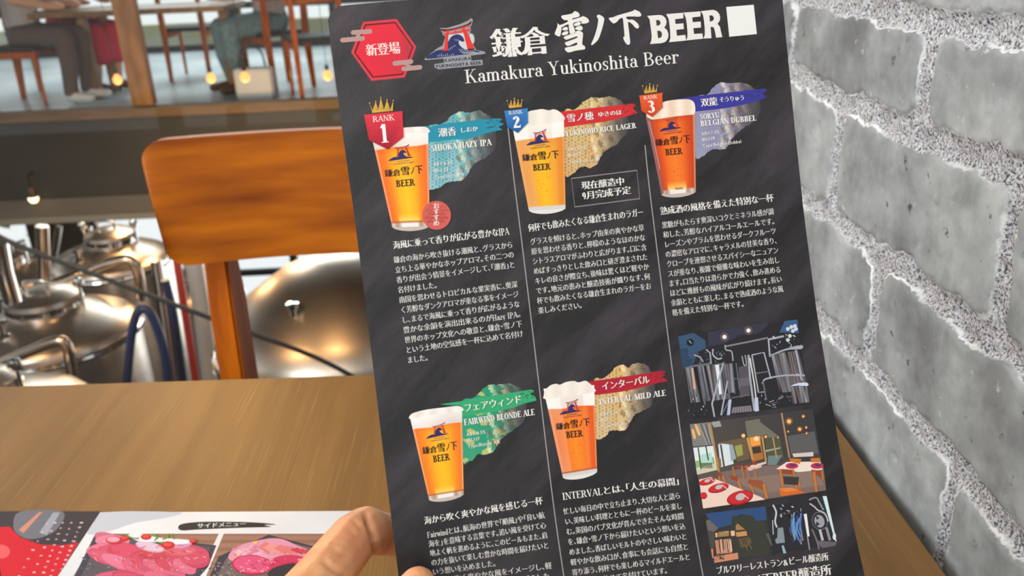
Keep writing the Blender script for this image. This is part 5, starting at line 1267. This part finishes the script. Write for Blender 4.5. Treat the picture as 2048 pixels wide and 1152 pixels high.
for x in (pm[0] - 2.35, pm[0], pm[0] + 2.35, pm[0] + 4.7):
    obj('post', box((x - 0.075, -0.05, 0), (x + 0.075, 0.05, 2.74), 0.004), m_oak, w, False)
m_glass2 = m_glass.copy(); m_glass2.name = 'clear_pane_far'
for n_ in m_glass2.node_tree.nodes:
    if n_.type == 'FRESNEL': n_.inputs[0].default_value = 1.03
obj('pane', box((-9, -0.005, 0.0), (4.5, 0.005, 2.74)), m_glass2, w, False)
m_garden = noisy(mat('pale_ochre_wall', rough=0.9), rgb(240, 228, 160), rgb(255, 252, 230), (1.2, 1.2, 5), 4)  # brightness set by a very pale base colour, not by a sun
struct(obj('floor', box((-12, 11.0, -0.40), (5, 12.8, -0.301)), m_pale, smooth=False))
bm = bmesh.new(); add_box(bm, (-12, 12.6, -0.30), (5, 12.8, 0.16)); struct(obj('wall_garden', bm, m_garden, smooth=False))
w = struct(empty('window_3', (0, 10.6, 0)))
bm = bmesh.new()
for k in range(12): add_box(bm, (-9 + k * 1.2, -0.04, 0), (-8.93 + k * 1.2, 0.04, 2.85))
for z in (0.0, 0.46, 2.2): add_box(bm, (-9, -0.035, z), (4.5, 0.035, z + 0.07))
obj('window_frame', bm, m_black, w, False)
obj('pane', box((-9, -0.004, 0.07), (4.5, 0.004, 2.85)), m_glass2, w, False)

def fl(x, y): return atz(x, y, 0.0)
# far table with its four legs
A, B_, Cc = fl(198, 196), fl(460, 191), fl(333, 178)
dt = empty('dining_table', ((A[0] + B_[0]) / 2, (A[1] + Cc[1]) / 2, 0)); ox, oy = dt.location[0], dt.location[1]
tag(dt, 'brown wooden table in the far dining room, seen across the open brewery', 'table')
obj('tabletop', box((A[0] - ox - 0.42, A[1] - oy - 0.14, 0.655), (B_[0] - ox + 0.06, Cc[1] - oy + 0.16, 0.70), 0.006), m_oak, dt)
for x in (A[0] + 0.0, B_[0]):
    for y in (A[1], Cc[1] + 0.06):
        obj('leg', box((x - ox - 0.035, y - oy - 0.035, 0), (x - ox + 0.035, y - oy + 0.035, 0.654), 0.006), m_oak, dt)
for px, py, rz, lb in ((80, 205, 80, 'wooden chair at the left end of the far dining table, its occupant grey-topped'), (400, 152, 180, 'wooden chair on the far side of the far dining table, seen between its legs'),
                       (160, 178, 65, 'wooden chair under the person in the red skirt'), (560, 172, 220, 'wooden chair under the person in blue jeans'), (640, 190, 200, 'dark-seated wooden chair close to the left edge of the black card')):
    c = copy_tree(chair0); q = fl(px, py); c.location = (q[0], q[1], 0); c.rotation_euler = (0, 0, math.radians(rz)); c['label'] = lb; c['group'] = 'chairs of the far dining room'
if 'group' in chair0: del chair0['group']

def blob(name, chains, m, parent, vox=0.011, it=4):
    bm = bmesh.new()
    for ch in chains:
        for (a, ra), (b_, rb) in zip(ch, ch[1:]):
            a, b_ = Vector(a), Vector(b_); n = max(2, int((b_ - a).length / 0.015))
            for k in range(n + 1):
                t = k / n; bmesh.ops.create_icosphere(bm, subdivisions=2, radius=ra + (rb - ra) * t, matrix=Matrix.Translation(a.lerp(b_, t)))
    me = bpy.data.meshes.new(name); bm.to_mesh(me); bm.free(); t = bpy.data.objects.new(name, me); COL.objects.link(t)
    r = t.modifiers.new('r', 'REMESH'); r.mode = 'VOXEL'; r.voxel_size = vox; s = t.modifiers.new('s', 'SMOOTH'); s.iterations = it
    me2 = bpy.data.meshes.new_from_object(t.evaluated_get(bpy.context.evaluated_depsgraph_get())); bpy.data.objects.remove(t); bpy.data.meshes.remove(me)
    for q in me2.polygons: q.use_smooth = True
    me2.materials.clear(); me2.name = name; return link(name, me2, m, parent)
m_hair = mat('dark_hair', rgb(30, 24, 22), 0.5); m_far_skin = mat('far_skin', rgb(206, 156, 128), 0.5)
def sitter(loc, rz, label, top, low, shoe, kind):
    t = empty('person', loc, math.radians(rz)); tag(t, label, 'person')
    leg = lambda s, bx=0.0: [((0.02, s * .09, .53), .085), ((.40, s * .10, .52), .066), ((.40 + bx, s * .11, .30), .056), ((.36 + bx, s * .11, .09), .040)]
    arm = lambda s: [((0, s * .17, 1.04), .055), ((.10, s * .21, .82), .043), ((.32, s * .14, .76), .033), ((.40, s * .12, .755), .034), ((.46, s * .11, .745), .018)]
    blob('body', [[((0, 0, .56), .12), ((0, 0, .98), .125), ((.01, 0, 1.14), .055), ((.03, 0, 1.24), .082), ((.035, 0, 1.32), .088)], [((.12, 0, 1.265), .016), ((.115, 0, 1.29), .012)],
                  leg(1), leg(-1), arm(1), arm(-1), [((.36, .11, .07), .036), ((.50, .12, .045), .03)], [((.36, -.11, .07), .036), ((.50, -.12, .045), .03)]], m_far_skin, t)
    blob('hair', [[((-.01, 0, 1.35), .088), ((-.045, 0, 1.25), .07), ((-.05, 0, 1.14), .05)]], m_hair, t)
    blob('shirt', [[((0, 0, .62), .135), ((0, 0, .98), .140)], [((0, .17, 1.04), .066), ((.09, .205, .86), .058)], [((0, -.17, 1.04), .066), ((.09, -.205, .86), .058)], [((0, -.17, 1.04), .066), ((0, .17, 1.04), .066)]], top, t)
    if kind == 'skirt':
        blob('skirt', [[((-.02, 0, .56), .145), ((.10, 0, .54), .15)], [((.05, .08, .54), .11), ((.42, .10, .50), .10), ((.44, .08, .34), .11)], [((.05, -.08, .54), .11), ((.42, -.10, .50), .10), ((.44, -.08, .34), .11)], [((.43, .08, .36), .1), ((.43, -.08, .36), .1)]], low, t)
    else:
        big = lambda l: [(p, r + .014) for p, r in l]
        blob('trousers', [big(leg(1)), big(leg(-1)), [((-.02, 0, .55), .135), ((.04, 0, .55), .13)]], low, t)
    for s in (1, -1):
        blob('shoe', [[((.35, s * .11, .058), .045), ((.44, s * .115, .046), .042), ((.53, s * .12, .04), .036)]], shoe, t, 0.008)
    return t
red = mat('crimson_cloth', rgb(186, 34, 62), 0.8); denim = noisy(mat('blue_denim', rough=0.85), rgb(86, 116, 130), rgb(112, 142, 152), (30, 30, 30)); greyc = mat('pale_grey_cloth', rgb(170, 168, 176), 0.8)
brown = mat('brown_shoe_leather', rgb(74, 46, 34), 0.5); whites = mat('white_shoe', rgb(220, 222, 224), 0.5); navy = mat('navy_cloth', rgb(38, 44, 60), 0.8)
q = fl(160, 180); sitter((q[0], q[1], 0.0), -25, 'seated person in a crimson skirt by the wooden window post', navy, red, brown, 'skirt')
q = fl(560, 172); sitter((q[0], q[1], 0.0), 215, 'seated person in blue jeans and brown shoes at the far table', greyc, denim, brown, 'jeans')
q = fl(84, 203); sitter((q[0], q[1], 0.0), -10, 'seated person in pale grey top and dark trousers, left end of the far table', greyc, mat('brown_cloth', rgb(92, 78, 74), 0.8), whites, 'jeans')
b_ = empty('glare_stand_in', tuple(fl(515, 196))); tag(b_, 'white shape standing in for bright glare on the far floor beside the jeans', 'glare_stand_in')  # white strapped shape put in for glare on the far floor
bm = bmesh.new(); add_box(bm, (-.15, -.07, 0), (.15, .07, .24), 0.03); obj('glare_body', bm, whites, b_)
obj('strap', tube([(-.10, 0, .23), (-.08, 0, .36), (0, 0, .40), (.08, 0, .36), (.10, 0, .23)], 0.008, 8, 6), m_black, b_)

# ================================================================== bulbs added for lamp reflections in the glass, and a real spotlight
m_bulb = bpy.data.materials.new('reflection_bulb_glow'); m_bulb.use_nodes = True
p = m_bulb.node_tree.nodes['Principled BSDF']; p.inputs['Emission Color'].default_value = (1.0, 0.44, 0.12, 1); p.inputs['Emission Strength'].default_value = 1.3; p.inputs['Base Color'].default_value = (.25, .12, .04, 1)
def add_reflection_bulb(px, py, Y, label, power):
    q = aty(px, py, Y); t = empty('reflection_bulb', tuple(q)); tag(t, label, 'lamp', 'bulbs added for lamp reflections')
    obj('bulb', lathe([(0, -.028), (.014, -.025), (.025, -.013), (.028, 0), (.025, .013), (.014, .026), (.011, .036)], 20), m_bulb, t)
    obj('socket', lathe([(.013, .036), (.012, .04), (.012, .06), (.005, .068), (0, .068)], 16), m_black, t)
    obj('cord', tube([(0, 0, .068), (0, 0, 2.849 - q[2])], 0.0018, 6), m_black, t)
    l = bpy.data.lights.new('reflection_bulb_light', 'POINT'); l.energy = power; l.color = (1.0, .58, .26); l.shadow_soft_size = 0.035
    o = bpy.data.objects.new('reflection_bulb_light', l); COL.objects.link(o); o.parent = t; o.location = (0, 0, -.30)
add_reflection_bulb(235, 160, 5.3, 'added bulb for a lamp reflection left of the wooden window post, near the red skirt', 13)
add_reflection_bulb(422, 157, 5.3, 'added orange bulb for a lamp reflection above the chair back, before the far table leg', 13)
add_reflection_bulb(490, 155, 5.0, 'added whitish bulb for a lamp reflection just right of the far table leg', 13)
add_reflection_bulb(655, 152, 5.3, 'added orange bulb for a lamp reflection beside the left edge of the black card', 13)
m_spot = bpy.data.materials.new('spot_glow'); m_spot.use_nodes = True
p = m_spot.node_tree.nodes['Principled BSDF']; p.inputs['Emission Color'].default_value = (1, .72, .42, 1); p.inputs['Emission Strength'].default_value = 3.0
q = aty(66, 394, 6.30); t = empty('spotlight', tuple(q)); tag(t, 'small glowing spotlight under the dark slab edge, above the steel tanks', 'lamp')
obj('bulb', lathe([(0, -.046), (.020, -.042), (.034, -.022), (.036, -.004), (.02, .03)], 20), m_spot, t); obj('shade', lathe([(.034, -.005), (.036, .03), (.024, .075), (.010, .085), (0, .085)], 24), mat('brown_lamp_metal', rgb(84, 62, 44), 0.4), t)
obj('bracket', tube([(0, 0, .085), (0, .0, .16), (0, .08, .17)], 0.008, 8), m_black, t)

# ================================================================== the brewery below
m_steel = noisy(mat('brushed_steel_glow_tint', metal=1.0, rough=0.33), (0.58, 0.50, 0.42, 1), (0.70, 0.61, 0.52, 1), (2, 2, 14), 4)  # warm lamp glow tinted into the steel colour
m_chrome = mat('polished_steel', (0.70, 0.68, 0.66, 1), 0.12, 1.0)
m_wet = noisy(mat('wet_dark_floor', rough=0.3), rgb(48, 44, 40), rgb(74, 66, 58), (2, 2, 2))
struct(obj('floor', box((-9, 1.9, -3.3), (4.5, 9.2, -3.2)), m_wet, smooth=False))
m_brick = noisy(mat('dark_brown_wall', rough=0.85), rgb(70, 58, 46), rgb(104, 88, 70), (3, 3, 3))  # one dark brown for all the brewery walls
xa, xb = aty(64, 500, 8.4)[0], aty(188, 500, 8.4)[0]
struct(obj('wall_back', box((xa, 8.4, -3.2), (xb, 8.6, -0.761)), m_brick, smooth=False))
struct(obj('wall_right', box((4.5, 1.9, -3.3), (4.7, 11.0, 2.84)), m_brick, smooth=False))
struct(obj('wall_left', box((-9.2, 1.9, -3.3), (-9.0, 9.2, -0.06)), m_brick, smooth=False))
struct(obj('wall_front', box((-9.0, 1.725, -3.2), (4.5, 1.89, -0.251)), m_brick, smooth=False))
w = struct(empty('window_4', (0, 8.5, -3.2)))
bm = bmesh.new()
for x in [xb + k * 1.0 for k in range(0, 7)] + [xa - .9 * k for k in range(0, 4)]: add_box(bm, (x - .035, -.04, 0), (x + .035, .04, 2.43))
add_box(bm, (xb, -.03, 1.1), (4.5, .03, 1.16)); add_box(bm, (-9, -.03, 1.1), (xa, .03, 1.16))
obj('window_frame', bm, m_black, w, False)
m_leaf = noisy(mat('yellow_green_leaves', rough=0.7), rgb(96, 104, 46), rgb(176, 170, 90), (14, 14, 14), 4)
bm = bmesh.new(); rs = random.Random(4)
for k in range(420):
    x, y, z = rs.uniform(-9, xa + .1), rs.uniform(9.2, 10.1), rs.uniform(-3.1, -1.3 + .25 * math.sin(k)); r = rs.uniform(.08, .17)
    mtx = Matrix.Translation((x, y, z)) @ Matrix.Rotation(rs.uniform(0, 6), 4, Vector((rs.random(), rs.random(), rs.random() + .1)).normalized())
    vs = [bm.verts.new(mtx @ Vector(c)) for c in ((-r, 0, 0), (0, -r * .5, r * .15), (r, 0, 0), (0, r * .5, r * .15))]; bm.faces.new(vs)
h = obj('hedge', bm, m_leaf, smooth=False); tag(h, 'yellow-green hedge outside the left brewery window', 'hedge', kind='stuff')

def tank(cx0, cy0, zr, R, label, man=(0.0, 0.0), cone=0.16, mr=0.15, apex_pipe=True):
    H = zr + 3.2; t = empty('brewing_tank', (cx0, cy0, -3.2)); tag(t, label, 'tank', 'steel brewing tanks')
    obj('shell', lathe([(0, .50), (R * .4, .42), (R * .985, .62), (R, .68), (R, H - .03), (R * .995, H)], 72), m_steel, t)
    obj('dome', lathe([(R * .995, H), (R * .985, H + cone * .14), (R * .94, H + cone * .30), (R * .80, H + cone * .48), (R * .5, H + cone * .80), (R * .2, H + cone * .98), (0, H + cone)], 72), m_steel, t)
    tor = lambda r, z, a: [(r + a * math.cos(k * PI / 4), z + a * math.sin(k * PI / 4)) for k in range(9)]
    obj('rim', lathe(tor(R + .004, H - .012, .013), 72), m_chrome, t)
    mz = H + cone * .72 - abs(man[1]) * .12
    c = obj('manway_collar', lathe([(mr, -cone * .6), (mr, .03), (mr * 1.06, .035), (mr * 1.06, .055), (mr * .9, .06)], 48, (man[0], man[1], mz)), m_chrome, t)
    obj('manway_lid', lathe([(mr * 1.05, .060), (mr * 1.02, .082), (mr * .7, .105), (mr * .3, .118), (0, .12)], 48, (man[0], man[1], mz)), m_steel, t)
    bm = bmesh.new(); add_tube(bm, smooth_path([(man[0] - .05, man[1] - mr * .2, mz + .11), (man[0] - .045, man[1] - mr * .2, mz + .16), (man[0] + .045, man[1] - mr * .2, mz + .16), (man[0] + .05, man[1] - mr * .2, mz + .11)], 5), .008, 10)
    obj('lid_handle', bm, m_chrome, t)
    for s in (-1, 1):
        bm = bmesh.new(); add_tube(bm, [(man[0] + s * mr * 1.1, man[1], mz + .0), (man[0] + s * mr * 1.1, man[1], mz + .11)], .009, 10); add_lathe(bm, [(0, .11), (.02, .115), (.026, .135), (.018, .155), (0, .16)], 16, (man[0] + s * mr * 1.1, man[1], mz))
        obj('lid_clamp', bm, m_chrome, t)
    for k in range(3):
        a = .5 + k * 2 * PI / 3; obj('leg', tube([(R * .8 * math.cos(a), R * .8 * math.sin(a), 0), (R * .8 * math.cos(a), R * .8 * math.sin(a), .62)], .035), m_steel, t)
    a = -2.0; bm = bmesh.new(); px_, py_ = R * .62 * math.cos(a), R * .62 * math.sin(a)
    add_tube(bm, [(px_, py_, H + cone * .3), (px_, py_, H + cone * .62 + .05)], .014, 12); add_lathe(bm, [(0, 0), (.026, .004), (.026, .022), (0, .026)], 18, (px_, py_, H + cone * .62 + .05)); add_lathe(bm, [(.02, 0), (.032, .01), (.032, .03), (.02, .04)], 18, (px_, py_, H + cone * .42))
    obj('vent_stub', bm, m_chrome, t)
    return t
q = atz(108, 664, -.46); tA = tank(q[0], q[1], -.46, .365, 'round steel tank top at the left, second from the bottom corner', (-.02, .02), .13, .155)
q = atz(222, 522, -.62); tank(q[0], q[1], -.62, .345, 'round steel tank top with bright lid just left of the chair back', (.02, .02), .13, .14)
q = atz(-14, 846, -.38); tank(q[0], q[1], -.38, .33, 'pale steel tank rim in the lower left corner, above the table edge', (0, 0), .12, .12)
q = atz(700, 672, -.56); tank(q[0], q[1], -.56, .60, 'large conical steel tank between the chair post and the black card', (.25, .30), .40, .13)
q = atz(398, 590, -1.15); tank(q[0], q[1], -1.15, .30, 'slim steel tank behind the amber chair post, by the red pipe', (0, 0), .14, .11)
q = atz(30, 560, -.95); tank(q[0], q[1], -.95, .30, 'slim dull steel tank at the left edge, before the hedge window', (0, 0), .14, .11)
q = atz(300, 640, -1.55); tank(q[0], q[1], -1.55, .36, 'low steel tank half hidden behind the blue hoses', (0, 0), .14, .13)

def piped(name, pts, r, m, label, cat='pipe', n=8):
    W_ = [aty(x, y, Y) for x, y, Y in pts]; base = W_[0]
    o = obj(name, tube([w_ - base for w_ in W_], r, 14, n), m); o.location = tuple(base); return tag(o, label, cat)
m_copperish = mat('warm_steel', (0.62, 0.50, 0.40, 1), 0.22, 1.0)
piped('steel_pipe', [(110, 566, 3.86), (170, 545, 3.95), (236, 522, 3.95), (262, 522, 3.95), (276, 545, 3.95), (282, 600, 3.95)], .026, m_copperish, 'bent steel pipe lying between the two left tank lids')
piped('steel_pipe', [(-30, 742, 3.07), (50, 706, 3.07), (112, 682, 3.07), (132, 690, 3.07), (142, 730, 3.07), (150, 800, 3.07)], .022, m_copperish, 'bent steel pipe low at the left, before the tank above the table edge')
piped('steel_pipe', [(84, 452, 3.95), (87, 520, 3.95), (90, 610, 3.95)], .030, m_copperish, 'upright steel pipe rising behind the left tank lid', n=0)
piped('steel_pipe', [(118, 452, 5.4), (110, 500, 5.4), (94, 560, 5.4)], .020, m_chrome, 'thin slanting steel pipe behind the upright pipe')
piped('steel_pipe', [(-2, 486, 3.12), (8, 540, 3.12), (26, 604, 3.12)], .032, m_chrome, 'bright polished pipe at the left picture edge', n=0)
piped('steel_pipe', [(176, 452, 5.5), (178, 480, 5.5), (180, 500, 5.5)], .024, m_chrome, 'short upright pipe beside the far tank lid', n=0)
m_rubber = mat('black_rubber', rgb(40, 42, 44), 0.5)
piped('cable', [(-40, 452, 2.75), (30, 488, 2.75), (185, 548, 2.75), (410, 632, 2.75), (490, 662, 2.75), (615, 708, 2.75), (700, 750, 2.75), (760, 790, 2.75)], .0085, m_rubber, 'black cable slanting across the view of the steel tanks', 'cable')
m_blue = mat('navy_hose_rubber', rgb(40, 52, 92), 0.4)
piped('hose', [(250, 800, 3.25), (256, 740, 3.25), (262, 680, 3.25), (272, 630, 3.25), (292, 618, 3.25), (312, 650, 3.25), (330, 710, 3.25), (340, 800, 3.25)], .018, m_blue, 'navy blue hose looped beside the left tank', 'hose')
piped('hose', [(330, 560, 3.9), (345, 620, 3.9), (356, 690, 3.9), (368, 780, 3.9)], .022, m_blue, 'navy blue hose hanging beside the red pipe', 'hose')
piped('red_pipe', [(350, 500, 4.2), (371, 630, 4.2), (396, 790, 4.2)], .020, mat('red_paint', rgb(206, 64, 54), 0.4), 'thin red upright pipe left of the amber chair post', n=0)
m_whitep = mat('white_enamel', rgb(222, 226, 226), 0.35)
piped('white_pipe', [(384, 500, 4.6), (402, 610, 4.6), (424, 790, 4.6)], .05, m_whitep, 'broad white upright pipe right beside the amber chair post', n=0)
piped('steel_pipe', [(312, 520, 4.3), (330, 640, 4.3), (350, 790, 4.3)], .03, m_chrome, 'polished upright pipe left of the red pipe', n=0)
